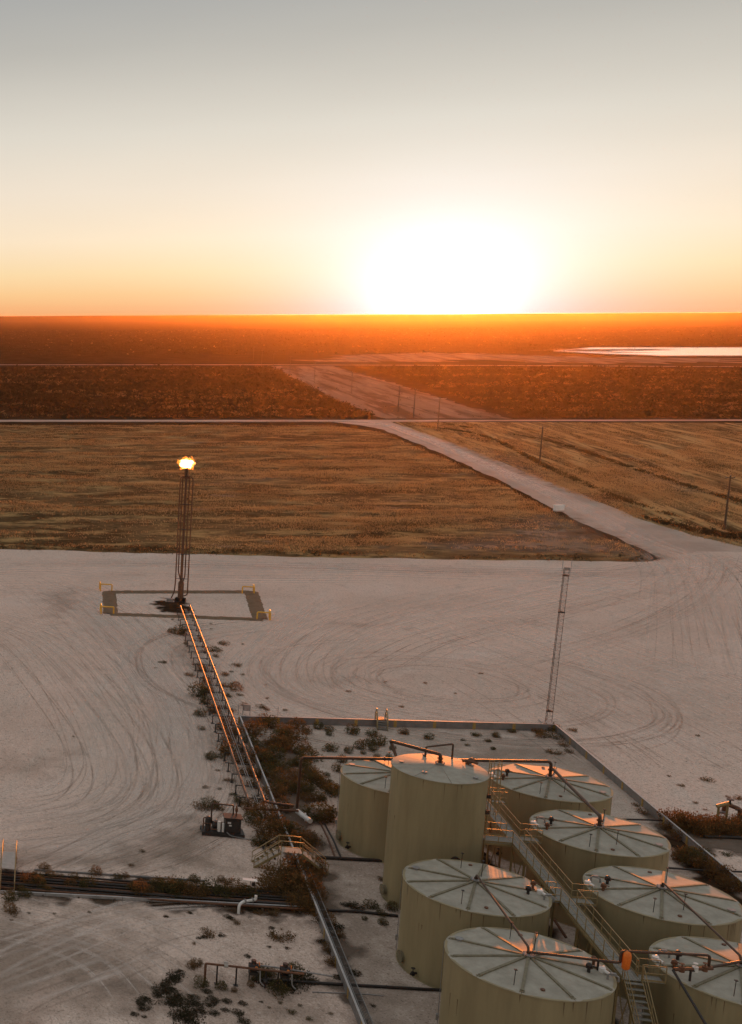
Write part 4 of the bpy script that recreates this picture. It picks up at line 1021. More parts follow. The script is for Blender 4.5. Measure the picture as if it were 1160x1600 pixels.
# ------------------------------------------------------------------ pump manifold lower left
mf = thing('pump_manifold', G(320, 1536), 'dark pipe manifold on posts with two small pumps at lower left', 'pipe manifold', rz=SITE + .02)
def mloc(x, y, z): return (x, y, z)
m = MB(); m.tube(bend([(0, 0, 0), (0, 0, 1.5), (6.6, .35, 1.32)], .1), .085, 8); m.build('pipe', M['rust'], mf)
for x in (.8, 2.1, 4.9):
    m = MB(); m.bar((x, .05 * x, 0), (x, .05 * x, 1.42), .10); m.box((x, .05 * x, .03), (.3, .3, .05)); m.build('post', M['darkpipe'], mf)
for x in (3.35, 5.45):
    m = MB(); m.cyl((x - .3, .9, 1.15), (x + .3, .9, 1.15), .33, 14); m.cyl((x, .9, 1.4), (x, .9, 1.7), .17, 12); m.box((x, .9, .75), (.6, .5, .25)); pmp = m.build('pump', M['black'], mf)
    m = MB(); m.tube(bend([(x, .9, 1.0), (x + .35, .5, 1.0), (x + .35, .3, 1.35), (x + .35, .1, .5), (x + .6, 0, .3)], .15), .05, 8); m.build('pump_pipe', M['grey'], pmp)
    m = MB(); m.cyl((x + .35, .75, 1.5), (x + .38, .75, 1.5), .15, 12); m.disc_ball((x + .15, .62, 1.28), .1, 8); m.build('gauge', M['orange'], pmp)
    for dx in (-.25, .25):
        m = MB(); m.bar((x + dx, .9, 0), (x + dx, .9, .7), .07); m.build('pump_leg', M['darkpipe'], mf)
m = MB(); m.cyl((1.25, .05, 1.5), (1.5, .06, 1.5), .17, 12); m.box((1.38, .05, 1.72), (.3, .12, .1)); m.build('valve', M['concrete'], mf)
m = MB(); m.tube([(3.2, 1.6, 1.0), (5.2, 1.6, .95), (8.7, 1.5, .8)], .06, 8); m.build('conduit', M['grey'], mf)
m = MB(); m.tube(bend([(4.1, .35, 1.35), (4.1, .3, .5), (4.0, -.1, .2)], .1), .07, 8); m.disc_ball((4.05, .1, .55), .18, 8); m.build('drain_leg', M['darkpipe'], mf)

# ------------------------------------------------------------------ pipes lying on the ground
def gpipe(pxs, r, label, mtl='darkpipe', z=None):
    return pipe_thing('ground_pipe', [G(x, y, r + .03 if z is None else z) for x, y in pxs], r, label, mtl=mtl, rb=.5, n=8)
gpipe([(404, 1530), (500, 1536), (690, 1547)], .11, 'long black pipe on the ground running under the tray towards the nearest left tank')
gpipe([(495, 1339), (548, 1342), (603, 1345)], .15, 'black ground pipe ending at the foot of the tall tank')
gpipe([(478, 1421), (560, 1424), (622, 1431)], .12, 'black ground pipe ending at the tank in front of the tall one')
gpipe([(488, 1550), (570, 1553), (600, 1556)], .04, 'thin pale ground pipe below the long black one', 'grey')
gpipe([(900, 1279), (1015, 1281), (1049, 1283)], .09, 'thin black pipe passing to the right wall beside the third right tank', z=.35)
gpipe([(1043, 1356), (1100, 1360), (1180, 1363)], .09, 'thin black pipe crossing under the right wall near the picture edge', z=.3)
gpipe([(1049, 1284), (1100, 1284), (1200, 1286)], .09, 'black pipe outside the right wall leading into the dry brush')
gpipe([(1100, 1307), (1145, 1308), (1200, 1313)], .14, 'dark pipe behind the dry brush outside the right wall')
gpipe([(401, 1297), (410, 1320), (421, 1345)], .09, 'left pipe of the dark pair below the engine skid')
gpipe([(409, 1295), (420, 1320), (430, 1342)], .09, 'right pipe of the dark pair below the engine skid')
gpipe([(500, 1284), (512, 1308), (524, 1340)], .08, 'thin pipe sloping past the bush left of the rear left tank', 'rust')
gpipe([(506, 1284), (521, 1312), (533, 1340)], .08, 'second thin pipe left of the rear left tank', 'darkpipe')
for a, b, lab in (((805, 1264), (828, 1281), 'slanting pipe between the two rear right tanks'), ((865, 1435), (885, 1465), 'slanting pipe beside the walkway between the front left tanks'), ((975, 1448), (1008, 1480), 'pale slanting pipe between the two front right tanks')):
    pipe_thing('suction_pipe', [G(*a, 1.2), G(*b, .4)], .10, lab, mtl='rust' if a[0] != 975 else 'grey')

# ------------------------------------------------------------------ fittings outside the right wall
t = thing('valve_stand', G(1127, 1288), 'pair of posts with a sunlit valve head outside the right wall', 'valve stand', rz=SITE)
for x in (-.35, .35):
    m = MB(); m.cyl((x, 0, 0), (x, 0, 1.9), .10, 10); m.build('post', M['rail'], t)
m = MB(); m.cyl((-.55, -.1, 1.75), (.6, .15, 2.1), .17, 12); m.build('valve_head', M['rail'], t)
m = MB(); m.cyl((.5, 0, 2.0), (.5, 0, 2.45), .08, 8); m.cyl((.5, 0, 2.45), (.5, 0, 2.5), .3, 12); m.build('hand_wheel', M['darkpipe'], t)
t = thing('pipe_elbow', G(1149, 1285), 'squat brown pipe elbow beside the valve stand outside the right wall', 'pipe', rz=SITE)
m = MB(); m.tube(bend([(.3, 0, 0), (.3, 0, 1.3), (-.8, .3, 1.65), (-.8, .5, .8)], .3), .2, 10); m.build('pipe', M['rust'], t)
m = MB(); m.cyl((-.9, .3, .7), (-.9, .3, .9), .35, 12); m.build('flange', M['grey'], t)
pipe_thing('ground_pipe', [G(1150, 1265, 1.3), G(1200, 1266, 1.3)], .09, 'pale pipe leaving the elbow towards the right picture edge', mtl='brown')

# ------------------------------------------------------------------ bushes
def bush_mesh(name, mtl, seed, nleaf=900, flat=.62, leaf=.055, lobes=9):
    r_ = np.random.default_rng(seed); V = []; F = []; MI = []
    q = flat / .6; L = [(0, 0, .22 * q, .33)]
    for _ in range(lobes):
        a = r_.uniform(0, 2 * PI); d = r_.uniform(.14, .36); L.append((d * math.cos(a), d * math.sin(a), r_.uniform(.08, .30) * q, r_.uniform(.11, .2)))
    ww = np.array([l[3] ** 2 for l in L]); ww /= ww.sum()
    for _ in range(nleaf):
        cx, cy, cz, cr = L[r_.choice(len(L), p=ww)]; d = r_.normal(size=3); d /= np.linalg.norm(d); rr = cr * r_.uniform(.6, 1.05) * (1 + .12 * math.sin(d[0] * 9 + seed) * math.cos(d[1] * 8))
        c = np.array([cx, cy, cz]) + d * rr * np.array([1, 1, q]); c[2] = max(.01, c[2])
        u = r_.normal(size=3) * .8 + d + np.array([0, 0, .35]); u /= np.linalg.norm(u); v = np.cross(u, r_.normal(size=3)); v /= np.linalg.norm(v); sz = leaf * r_.uniform(.5, 1.3)
        o = len(V); V += [tuple(c - v * sz * .34), tuple(c + v * sz * .34), tuple(c + u * sz * 1.2)]; F.append((o, o + 1, o + 2)); MI.append(0)
    for _ in range(22):
        a = r_.uniform(0, 2 * PI); e = np.array([math.cos(a) * .36, math.sin(a) * .36, r_.uniform(.15, .5) * q]) * r_.uniform(.7, 1.25); s_ = np.array([-math.sin(a), math.cos(a), 0]) * .007
        o = len(V); V += [tuple(s_), tuple(-s_), tuple(e)]; F.append((o, o + 1, o + 2)); MI.append(1)
    me = bpy.data.meshes.new(name); me.from_pydata(V, [], F); me.materials.append(M[mtl]); me.materials.append(M['twig']); me.polygons.foreach_set('material_index', MI); return me
BM = {'g': [bush_mesh('olive_bush', 'leaf_olive', k) for k in range(4)], 'o': [bush_mesh('brown_bush', 'leaf_brown', 10 + k) for k in range(4)],
      'd': [bush_mesh('dark_weed', 'leaf_dark', 20 + k, 500, .16, .05, 12) for k in range(3)], 'm': [bush_mesh('weed', 'leaf_olive', 30 + k, 350, .32, .055) for k in range(2)],
      'w': [bush_mesh('dry_weed', 'leaf_brown', 40 + k, 350, .32, .055) for k in range(2)]}
rb_ = random.Random(11)
MMPP = CF
def put_bush(x, y, wpx, kind, label, group, cat='bush', z=.03):
    p = G(x, y, z); depth = math.hypot(p.y, CH - 0) ; w = wpx * p.y / math.cos(PITCH) / CF * 1.0
    me = rb_.choice(BM[kind]); o = bpy.data.objects.new({'g': 'bush', 'o': 'dry_bush', 'd': 'low_weed', 'm': 'low_weed', 'w': 'low_weed'}[kind], me); COL.objects.link(o)
    o.location = p; o.rotation_euler = (0, 0, rb_.uniform(0, 6.28)); k = w * rb_.uniform(1.0, 1.2); o.scale = (k, k * rb_.uniform(.85, 1.15), k * rb_.uniform(.8, 1.1))
    tag(o, label, cat, group); return o
SZ = 1.24
def batch(pts, x0, y0, s_, kinds, label, group, wdef=60, jit=0):
    xa = [q[0] for q in pts]; ya = [q[1] for q in pts]
    names = {'g': 'olive green', 'o': 'orange brown', 'd': 'very dark', 'm': 'flat olive', 'w': 'flat dry brown'}
    for q in pts:
        x, y = q[0] / s_ + x0, q[1] / s_ + y0; w = (q[2] if len(q) > 2 else wdef) / s_
        k = rb_.choice(kinds)
        hx = ('left', 'centre', 'right')[min(2, int(3 * (q[0] - min(xa)) / (max(xa) - min(xa) + 1)))]; hy = ('far', 'middle', 'near')[min(2, int(3 * (q[1] - min(ya)) / (max(ya) - min(ya) + 1)))]
        size = 'large' if w * G(x, y).y / CF > 1.5 else ('small' if w * G(x, y).y / CF < .8 else 'medium')
        lab = f'{size} {names[k]} {label}, {hy} {hx} of them'
        put_bush(x, y + w * .12, w * SZ * (1.3 if any(q_ in group for q_ in ('thicket', 'pipe leg', 'crossover')) else 1), k, lab, group + ', ' + names[k], 'bush' if k in 'go' else 'weed')
A = [(170, 270, 110), (215, 205, 80), (270, 230, 90), (330, 310, 110), (390, 300, 120), (430, 235, 90), (190, 380, 80), (180, 440, 90), (230, 470, 100), (290, 420, 100), (350, 370, 100), (480, 370, 80), (500, 430, 110), (530, 560, 110),
     (500, 520, 90), (400, 470, 70), (470, 470, 90), (330, 500, 100), (240, 530, 100), (310, 580, 110), (350, 640, 120), (430, 620, 80), (300, 680, 100), (470, 650, 100), (500, 700, 70), (420, 560, 90), (300, 350, 80), (130, 330, 70), (380, 350, 80), (240, 340, 60), (560, 600, 90), (600, 620, 70), (450, 400, 70), (340, 260, 70)]
batch(A, 360, 1080, 4.143, 'oog', 'thicket bush by the pipe rack', 'bushes of the thicket by the pipe rack')
B = [(500, 270, 65), (565, 235, 70), (640, 280, 55), (640, 250, 60), (790, 262, 95), (915, 280, 80), (840, 365, 75), (905, 340, 70), (965, 335, 90), (925, 378, 65), (860, 400, 40), (655, 375, 85), (765, 395, 60), (620, 590, 90), (690, 510, 80), (670, 650, 80), (585, 700, 50),
     (720, 450, 70), (1125, 270, 50), (950, 425, 45), (1030, 430, 45), (1050, 375, 50), (625, 545, 40), (690, 620, 50)]
batch(B, 360, 1080, 4.143, 'ggo', 'round bush before the back wall', 'round bushes on the yard floor')
B2 = [(550, 235, 50), (790, 220, 45), (745, 270, 30), (890, 225, 40), (970, 200, 40), (720, 245, 30), (850, 250, 35), (870, 290, 25), (430, 210, 40)]
batch(B2, 500, 1080, 3.222, 'gm', 'bush behind the tanks', 'small bushes near the back wall')
Cc = [(960, 1340, 130), (965, 1235, 60), (1040, 1200, 80), (640, 1340, 110), (700, 1400, 120), (620, 1440, 100), (850, 1500, 120), (800, 1460, 110), (740, 1290, 90), (560, 1370, 100), (900, 1480, 100), (680, 1500, 110), (760, 1520, 110), (1000, 1350, 90), (550, 1300, 80), (600, 1500, 80), (740, 1440, 100)]
batch(Cc, 250, 930, 3.867, 'oog', 'bush at the tall pipe leg', 'bushes around the pipe leg')
D = [(790, 600, 160), (850, 560, 130), (700, 640, 150), (930, 640, 110), (960, 570, 90), (730, 690, 130), (680, 760, 60), (760, 790, 80), (830, 830, 100), (900, 850, 100), (950, 760, 120), (980, 880, 100), (890, 700, 130), (800, 690, 140), (640, 700, 90), (1000, 600, 60)]
batch(D, 280, 1230, 4.46, 'oooog', 'bush under the crossover stairs', 'bushes under the crossover stairs')
E_ = [(230, 350, 80), (310, 345, 70), (270, 295, 70), (180, 380, 100), (240, 400, 90), (130, 430, 80), (280, 430, 60), (150, 455, 90), (450, 355, 70), (430, 395, 80), (530, 395, 100), (580, 325, 80), (710, 352, 60), (810, 420, 80), (900, 440, 80), (950, 400, 90), (1020, 410, 90), (1080, 410, 100), (1130, 430, 100), (1060, 460, 70),
      (55, 480, 90), (60, 550, 100), (370, 355, 40), (660, 400, 40), (760, 348, 50)]
batch(E_, 0, 1280, 3.867, 'ggo', 'bush behind the pipe trench', 'row of bushes behind the pipe trench')
F_ = [(60, 95, 90), (130, 80, 80), (200, 85, 100), (260, 100, 100), (320, 110, 100), (370, 90, 90), (430, 110, 100), (480, 90, 120), (540, 110, 90), (300, 50, 60), (420, 45, 40), (450, 55, 40)]
batch(F_, 200, 1360, 2.9, 'ggo', 'trench bush by the riser', 'bushes behind the trench, right half')
G_ = [(620, 110, 100), (650, 90, 120), (700, 100, 130), (740, 120, 100), (780, 100, 130), (830, 150, 100), (860, 170, 110), (820, 180, 60), (900, 230, 100), (930, 250, 100), (880, 320, 60), (910, 360, 70), (900, 280, 70), (960, 295, 50), (1030, 460, 80), (925, 420, 60), (950, 480, 60)]
batch(G_, 200, 1360, 2.9, 'odd', 'bush beside the cable tray', 'bushes beside the cable tray')
H_ = [(990, 150, 60), (1040, 160, 80), (1100, 160, 70), (1150, 200, 50), (1155, 240, 50), (1070, 220, 30), (1200, 175, 60)]
batch(H_, 200, 1360, 2.9, 'dg', 'weed along the ground pipe', 'weeds along the ground pipe')
I_ = [(590, 190, 50), (490, 235, 50), (450, 205, 50), (470, 215, 40), (360, 285, 80), (425, 290, 40), (345, 300, 40), (650, 258, 30), (690, 295, 110), (665, 290, 50), (280, 190, 30), (172, 207, 30), (560, 170, 50), (660, 190, 60), (300, 330, 25), (320, 305, 30), (640, 345, 25), (725, 350, 30)]
batch(I_, 200, 1360, 2.9, 'ddw', 'weed between trench and manifold', 'weeds between trench and manifold')
J_ = [(540, 385, 40), (330, 515, 60), (425, 530, 60), (575, 495, 40), (555, 520, 40), (480, 545, 30), (610, 460, 90), (800, 480, 130), (760, 520, 120), (700, 510, 110), (680, 540, 100), (760, 470, 90), (620, 510, 60), (830, 500, 80), (600, 480, 60), (650, 470, 60), (310, 420, 60), (285, 435, 50)]
batch(J_, 200, 1360, 2.9, 'odg', 'bush at the pump manifold', 'bushes around the pump manifold')
K_ = [(215, 465, 90), (190, 500, 80), (220, 490, 70), (150, 535, 90), (200, 540, 90), (80, 585, 80), (70, 615, 70), (180, 590, 90), (250, 590, 120), (300, 600, 90), (230, 640, 130), (260, 670, 130), (380, 580, 70), (450, 590, 50), (500, 640, 70), (390, 640, 60), (360, 545, 60), (520, 600, 50), (30, 650, 40), (530, 680, 60), (210, 565, 80), (130, 560, 60), (280, 640, 90), (330, 640, 70), (440, 630, 50), (370, 600, 60), (60, 600, 50), (240, 455, 40), (170, 520, 60), (300, 570, 70), (75, 660, 30)]
batch(K_, 200, 1360, 2.9, 'd', 'weed in the dark bottom patch', 'dark weeds near the bottom edge')
L_ = [(745, 640, 50), (690, 598, 30), (780, 610, 30), (920, 650, 25), (605, 595, 20), (1110, 610, 30), (820, 670, 40), (640, 620, 20)]
batch(L_, 200, 1360, 2.9, 'dm', 'weed between manifold and tray', 'weeds at the bottom centre')
N_ = [(940, 620, 110), (1000, 650, 90), (1050, 680, 90), (1100, 720, 80), (890, 610, 80), (980, 600, 80), (1130, 740, 80), (880, 520, 60), (840, 480, 60)]
batch(N_, 740, 1120, 2.762, 'go', 'bush inside the right wall', 'bushes inside the right wall')
O_ = [(860, 450, 90), (900, 470, 100), (950, 480, 110), (1000, 465, 90), (1050, 480, 110), (1100, 500, 100), (1150, 490, 100), (1100, 465, 90), (980, 500, 90), (920, 445, 60), (1030, 500, 90), (1160, 460, 80), (870, 485, 70)]
batch(O_, 740, 1120, 2.762, 'ooo', 'bush by the valve stand', 'bushes outside the right wall')
P_ = [(1095, 592, 50), (1010, 270, 45), (1140, 350, 40), (895, 295, 30), (960, 370, 25), (430, 55, 50), (1100, 345, 25), (845, 255, 20), (1000, 400, 20)]
batch(P_, 740, 1120, 2.762, 'mw', 'weed outside the right wall', 'weeds on the pad, right')
Q_ = [(345, 150, 60), (330, 45, 90), (300, 80, 70), (360, 85, 70), (390, 120, 50), (280, 60, 60), (730, 410, 50), (415, 150, 40), (700, 380, 40), (165, 62, 40), (100, 85, 35), (60, 102, 35), (85, 138, 25), (10, 78, 35)]
batch(Q_, 740, 1120, 2.762, 'wm', 'weed near the wall corner', 'weeds at the wall corner')
R_ = [(120, 225, 80), (160, 295, 30), (180, 480, 60), (230, 598, 110), (280, 650, 70), (245, 720, 70), (250, 803, 60), (310, 985, 70), (350, 970, 80), (350, 1058, 30), (420, 1115, 60), (275, 1160, 40), (360, 1168, 30), (440, 1200, 50), (490, 1245, 90), (240, 1275, 110), (300, 1272, 100), (350, 1280, 90), (70, 222, 40), (20, 405, 40)]
batch(R_, 250, 930, 3.867, 'wmg', 'weed left of the pipe rack', 'weeds left of the pipe rack')
S_ = [(390, 290, 70), (325, 330, 80), (470, 420, 70), (430, 460, 30), (500, 478, 30), (455, 540, 80), (460, 565, 90), (485, 600, 50), (610, 672, 60), (640, 685, 60), (755, 692, 30), (510, 660, 60), (650, 622, 25), (340, 365, 50), (390, 475, 60), (400, 545, 60), (420, 610, 40), (440, 700, 50), (640, 540, 15)]
batch(S_, 250, 930, 3.867, 'wm', 'weed right of the pipe rack', 'weeds right of the pipe rack')
T_ = [(240, 260, 50), (265, 340, 40), (250, 450, 70), (290, 520, 70), (300, 580, 60), (330, 700, 80), (400, 600, 50), (400, 760, 90), (370, 800, 70), (410, 870, 90), (420, 950, 120), (500, 930, 100), (480, 1000, 90), (520, 1080, 80), (560, 1150, 80), (600, 1230, 100), (450, 830, 90), (540, 1020, 80), (580, 1090, 80), (380, 680, 60)]
batch(T_, 250, 930, 3.867, 'oow', 'bush under the pipe rack', 'bushes under the pipe rack')
U_ = [(545, 1081, 10), (665, 1068, 8), (752, 1053, 9), (628, 1105, 10), (602, 1066, 7), (712, 1084, 7), (206, 1353, 14), (222, 1331, 12), (45, 1427, 8), (18, 1438, 9), (140, 1426, 9), (85, 1428, 8), (260, 1432, 8), (296, 1426, 8), (115, 1151, 7), (250, 1035, 7), (258, 1035, 7), (243, 1044, 6), (380, 1007, 7), (270, 968, 6), (330, 975, 6), (330, 983, 6), (244, 945, 6), (595, 1375, 18), (1090, 1150, 9)]
for x, y, w in U_: put_bush(x, y, w, rb_.choice('wm'), 'single small weed alone on the open gravel pad', 'single weeds on the gravel', 'weed')

# ------------------------------------------------------------------ grass and far brush (nobody could count these)
def scatter(name, poly, count, mk, label, cat, mats, dens=None, kind='stuff', wfar=None):
    P = np.array([(p[0], p[1]) for p in poly]); lo = P.min(0); hi = P.max(0)
    X = rng.uniform(lo[0], hi[0], count); Y = rng.uniform(lo[1], hi[1], count)
    k = in_poly(P, X, Y)
    # only what the photograph could plausibly see: a wide margin on both sides
    ang = (X / Y) * CF / math.cos(PITCH) + CX0; k &= (ang > -450) & (ang < 1650)
    X = X[k]; Y = Y[k]
    if dens is not None:
        d = dens(X, Y); k = rng.random(len(X)) < d; X = X[k]; Y = Y[k]
    V, F, MI = mk(X, Y)
    me = bpy.data.meshes.new(name); me.vertices.add(len(V)); me.vertices.foreach_set('co', V.astype(np.float32).ravel())
    nf = len(F); me.loops.add(nf * 3); me.loops.foreach_set('vertex_index', F.astype(np.int32).ravel())
    me.polygons.add(nf); me.polygons.foreach_set('loop_start', np.arange(0, nf * 3, 3, dtype=np.int32))
    for mm in mats: me.materials.append(mm)
    me.polygons.foreach_set('material_index', MI.astype(np.int32)); me.update(calc_edges=True)
    o = bpy.data.objects.new(name, me); COL.objects.link(o); tag(o, label, cat, kind=kind); print(name, nf); return o
def tuft_maker(nb, h, w, spread, split=None):
    def mk(X, Y):
        n = len(X); N = n * nb; x = np.repeat(X, nb); y = np.repeat(Y, nb); sc_ = np.repeat(rng.uniform(.6, 1.4, n), nb)
        bx = x + rng.normal(0, spread, N); by = y + rng.normal(0, spread, N); a = rng.uniform(0, 2 * PI, N); hh = h * sc_ * rng.uniform(.6, 1.3, N); ww = w * sc_ * rng.uniform(.6, 1.3, N)
        lx = rng.normal(0, .35, N) * hh; ly = rng.normal(0, .35, N) * hh
        V = np.empty((N, 3, 3)); V[:, 0] = np.stack([bx - np.cos(a) * ww, by - np.sin(a) * ww, np.zeros(N)], 1); V[:, 1] = np.stack([bx + np.cos(a) * ww, by + np.sin(a) * ww, np.zeros(N)], 1)
        V[:, 2] = np.stack([bx + lx, by + ly, hh], 1); F = np.arange(N * 3).reshape(N, 3)
        MI = np.zeros(N) if split is None else np.repeat((rng.random(n) < split(X, Y)).astype(int), nb)
        return V.reshape(-1, 3), F, MI
    return mk
def shrub_maker(nb, r, h, split=None):
    """leafy shrubs of many small triangles in a flattened ball"""
    def mk(X, Y):
        n = len(X); N = n * nb; sc_ = np.repeat(rng.lognormal(0, .35, n), nb); D = rng.normal(size=(N, 3)); D /= np.linalg.norm(D, axis=1)[:, None]; D[:, 2] = np.abs(D[:, 2])
        q = rng.uniform(.4, 1, N)[:, None]; C = np.stack([np.repeat(X, nb), np.repeat(Y, nb), np.zeros(N)], 1) + D * q * np.stack([r * sc_, r * sc_, h * sc_], 1)
        s_ = (r * .42 * sc_)[:, None]; A = rng.normal(size=(N, 3)); A /= np.linalg.norm(A, axis=1)[:, None]; B = np.cross(A, D); B /= (np.linalg.norm(B, axis=1)[:, None] + 1e-9)
        V = np.empty((N, 3, 3)); V[:, 0] = C - A * s_; V[:, 1] = C + A * s_ * .6 + B * s_ * .5; V[:, 2] = C + B * s_ * .9 + D * s_ * .4
        V[:, :, 2] = np.maximum(V[:, :, 2], .02); F = np.arange(N * 3).reshape(N, 3)
        MI = np.zeros(N) if split is None else np.repeat((rng.random(n) < split(X, Y)).astype(int), nb)
        return V.reshape(-1, 3), F, MI
    return mk
fieldP = px([(-200, 664), (300, 664), (520, 665), (600, 676), (700, 719), (800, 766), (900, 819), (960, 844), (1008, 864), (1025, 877), (900, 879), (700, 876), (300, 868), (100, 862), (0, 860), (-250, 852)])
bareP = [(p.x, p.y) for p in px([(640, 838), (800, 800), (890, 806), (1000, 858), (1020, 876), (880, 872), (650, 862)])]
fdens = lambda X, Y: np.clip((vnoise(X, Y, 34, 9, 1) - .36) * 3.2, .04, 1) * np.clip(1.5 - (Y - 170) / 330, .25, 1) * (1 - .72 * in_poly(bareP, X, Y) * (vnoise(X, Y, 9, 4, 17) > .42))
M['grass_dark'] = mat('dark grass blades', (.13, .088, .04), .85, 0, vscale=.08, col2=(.06, .042, .02), trans=.35, spec=.1)
dsplit = lambda X, Y: np.clip((.52 - vnoise(X, Y, 30, 6, 5)) * 4.5, .02, .85) * np.clip(1.35 - (Y - 170) / 200, .15, 1)
scatter('dry_grass', fieldP, 190000, tuft_maker(6, .26, .055, .7, dsplit), 'dry golden grass covering the field behind the flare', 'grass', [M['grass'], M['grass_dark']], fdens)
gp2 = px([(615, 660), (1160, 662), (1700, 664), (1700, 960), (1160, 856), (1080, 838), (1000, 814), (900, 772), (800, 732), (720, 699), (650, 674)])
gdens = lambda X, Y: np.clip((vnoise(X * .9 - Y * .43, X * .43 + Y * .9, 9, 40, 2) - .32) * 3.0, .03, 1) * np.clip(1.5 - (Y - 170) / 350, .2, 1)
scatter('golden_grass', gp2, 260000, tuft_maker(6, .28, .055, .7, lambda X, Y: np.clip((.42 - vnoise(X * .9 - Y * .43, X * .43 + Y * .9, 8, 30, 6)) * 5, .02, .8)), 'golden grass on the rough ground right of the access road', 'grass', [M['grass'], M['grass_dark']], gdens)
# dark fringe where the field meets the pad
fr = px([(-250, 846), (0, 849), (300, 857), (600, 864), (850, 868), (1000, 868), (1030, 876), (1000, 880), (850, 876), (600, 871), (300, 865), (0, 858), (-250, 852)])
scatter('field_edge_weeds', fr, 9000, shrub_maker(10, .38, .35, lambda X, Y: np.full(len(X), .3)), 'dark weeds along the edge of the gravel pad', 'weeds', [M['leaf_dark'], M['leaf_brown']], lambda X, Y: np.clip((vnoise(X, Y, 7, 5, 8) - .32) * 2.2, 0, .8))
fe2 = px([(1165, 846), (1100, 836), (1010, 812), (1000, 806), (1090, 826), (1165, 838)])
scatter('field_edge_weeds', fe2, 700, shrub_maker(12, .5, .45), 'dark weeds beside the bend of the access road', 'weeds', [M['leaf_dark']])
midP = [G(-700, 652.5), G(0, 653), G(595, 653), G(520, 623), G(425, 573), G(-100, 573), G(-900, 573)]
msplit = lambda X, Y: np.clip((vnoise(X, Y, 60, 25, 9) - .5) * 3 + .12 + .5 * (Y < 640), .03, .8)
scatter('mesquite_scrub', midP, 60000, shrub_maker(12, 1.25, 1.05, lambda X, Y: msplit(X, Y) * .45), 'dark mesquite scrub between the county road and the far road, left of the cleared strip', 'scrub', [M['farbush'], M['farbush_dry']], lambda X, Y: np.clip(.45 + vnoise(X, Y, 50, 30, 4), 0, 1) * np.clip(1.4 - (Y - 500) / 900, .4, 1))
midR = [G(820, 654), G(1160, 654), G(1800, 654), G(1800, 577), G(1160, 575), G(800, 573), G(555, 573), G(650, 598), G(740, 630)]
scatter('mesquite_scrub', midR, 60000, shrub_maker(12, 1.25, 1.05, lambda X, Y: msplit(X, Y) * .45), 'dark mesquite scrub between the two roads, right of the cleared strip', 'scrub', [M['farbush'], M['farbush_dry']], lambda X, Y: np.clip(.45 + vnoise(X, Y, 50, 30, 4), 0, 1) * np.clip(1.4 - (Y - 500) / 900, .4, 1))
farP = [Vector((-500, 1330, 0)), Vector((1900, 1330, 0)), Vector((5200, 4200, 0)), Vector((-1200, 4200, 0))]
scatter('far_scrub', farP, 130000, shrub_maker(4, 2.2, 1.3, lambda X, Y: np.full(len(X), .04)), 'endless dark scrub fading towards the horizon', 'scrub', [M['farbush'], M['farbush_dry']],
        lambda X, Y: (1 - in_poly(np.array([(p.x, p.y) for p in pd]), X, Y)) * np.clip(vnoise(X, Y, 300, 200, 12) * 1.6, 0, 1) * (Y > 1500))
rowP = px([(425, 572), (520, 572), (620, 600), (705, 627), (800, 654), (600, 654), (520, 622), (460, 592)])
scatter('strip_brush', rowP, 3500, shrub_maker(8, .8, .7, lambda X, Y: np.full(len(X), .6)), 'thin dry brush on the cleared strip under the power line', 'brush', [M['farbush'], M['farbush_dry']], lambda X, Y: np.clip((vnoise(X * .8 - Y * .6, X * .6 + Y * .8, 60, 6, 3) - .5) * 5, 0, 1))
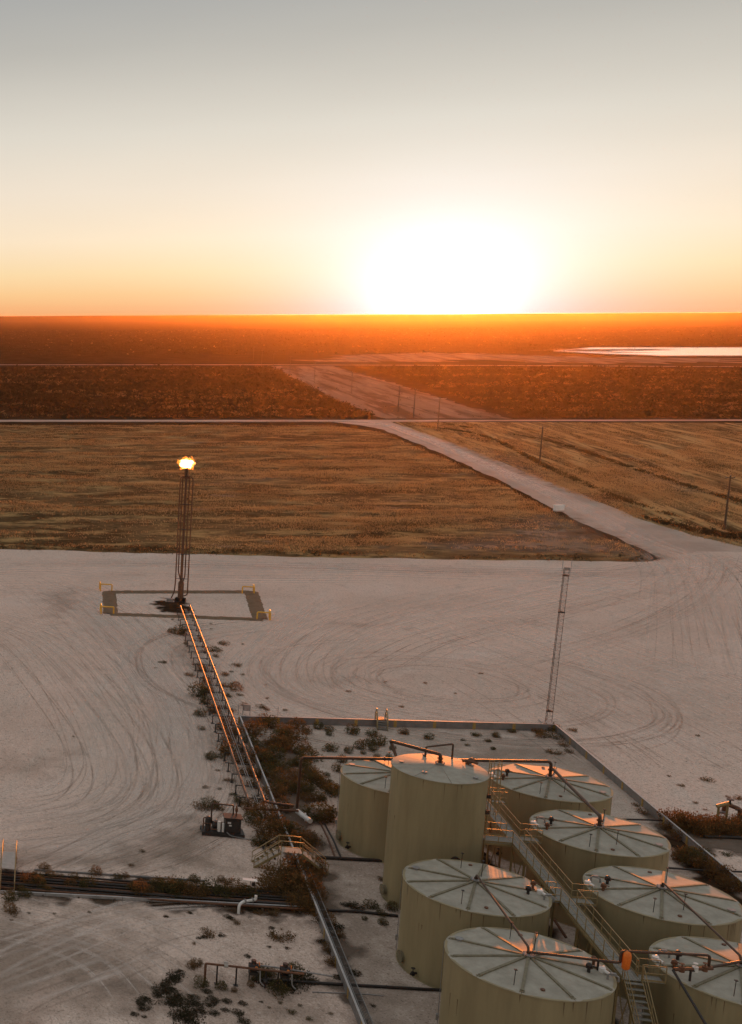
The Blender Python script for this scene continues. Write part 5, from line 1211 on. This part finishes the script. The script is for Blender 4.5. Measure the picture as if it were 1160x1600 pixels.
for nm_, cl in (('outer', [(640, 664), (755, 681), (870, 737), (990, 786), (1130, 826), (1200, 843)]), ('inner', [(700, 663), (860, 690), (960, 722), (1080, 761), (1180, 790)])):
    Cc_ = catmull([G(*q) for q in cl], 10); Ls = []; Rs = []
    for i_, p_ in enumerate(Cc_):
        d_ = (Cc_[min(len(Cc_) - 1, i_ + 1)] - Cc_[max(0, i_ - 1)]).normalized(); n_2 = Vector((-d_.y, d_.x, 0)); Ls.append(p_ + n_2 * 1.1); Rs.append(p_ - n_2 * 1.1)
    scatter('rut_weeds', Ls + Rs[::-1], 90000, tuft_maker(4, .42, .12, .2), 'line of dark weeds along the ' + nm_ + ' rut across the golden field', 'weeds', [M['grass_dark']], lambda X, Y: np.clip((vnoise(X, Y, 8, 8, 31) - .3) * 3, 0, 1))
# pebbles and small litter on the near ground
def stones(X, Y):
    n = len(X); nb = 4; r_ = rng.uniform(.02, .065, n); V = np.empty((n, 4, 3)); ang = rng.uniform(0, 6.28, n)
    for j in range(3): V[:, j] = np.stack([X + r_ * np.cos(ang + j * 2.1), Y + r_ * np.sin(ang + j * 2.1), np.full(n, .015)], 1)
    V[:, 3] = np.stack([X, Y, .03 + r_ * .9], 1); F = (np.arange(n) * 4)[:, None, None] + np.array([[0, 1, 3], [1, 2, 3], [2, 0, 3]])[None]
    return V.reshape(-1, 3), F.reshape(-1, 3), np.repeat((rng.random(n) < .4).astype(int), 3)
nearP = [W(-8, -60), W(-8, 40), W(110, 60), W(110, -60)]
scatter('loose_stones', nearP, 60000, stones, 'loose stones scattered over the gravel', 'stones', [M['concrete'], M['stain_stone']] if 'stain_stone' in M else [M['concrete'], M['wood']], lambda X, Y: np.clip((vnoise(X, Y, 8, 8, 21) - .35) * 2.5, .03, 1))
# ------------------------------------------------------------------ haze (kept near the large structure)
hb = MB(); hb.box((0, 0, 23.1), (2 * R_FAR + 400, 2 * R_FAR + 400, 50.2))   # top just above camera and hills
hz = hb.build('haze', None); hz.data.materials.clear()
hm = bpy.data.materials.new('dusty evening air'); hm.use_nodes = True
hn = hm.node_tree; hn.nodes.clear()
pv = hn.nodes.new('ShaderNodeVolumePrincipled'); ho = hn.nodes.new('ShaderNodeOutputMaterial'); hn.links.new(pv.outputs[0], ho.inputs['Volume'])
pv.inputs['Color'].default_value = (.95, .66, .38, 1); pv.inputs['Density'].default_value = HAZE_D; pv.inputs['Anisotropy'].default_value = HAZE_G
hz.data.materials.append(hm); hz['kind'] = 'stuff'; hz['label'] = 'thin dusty air over the plain'
hz.data.update()
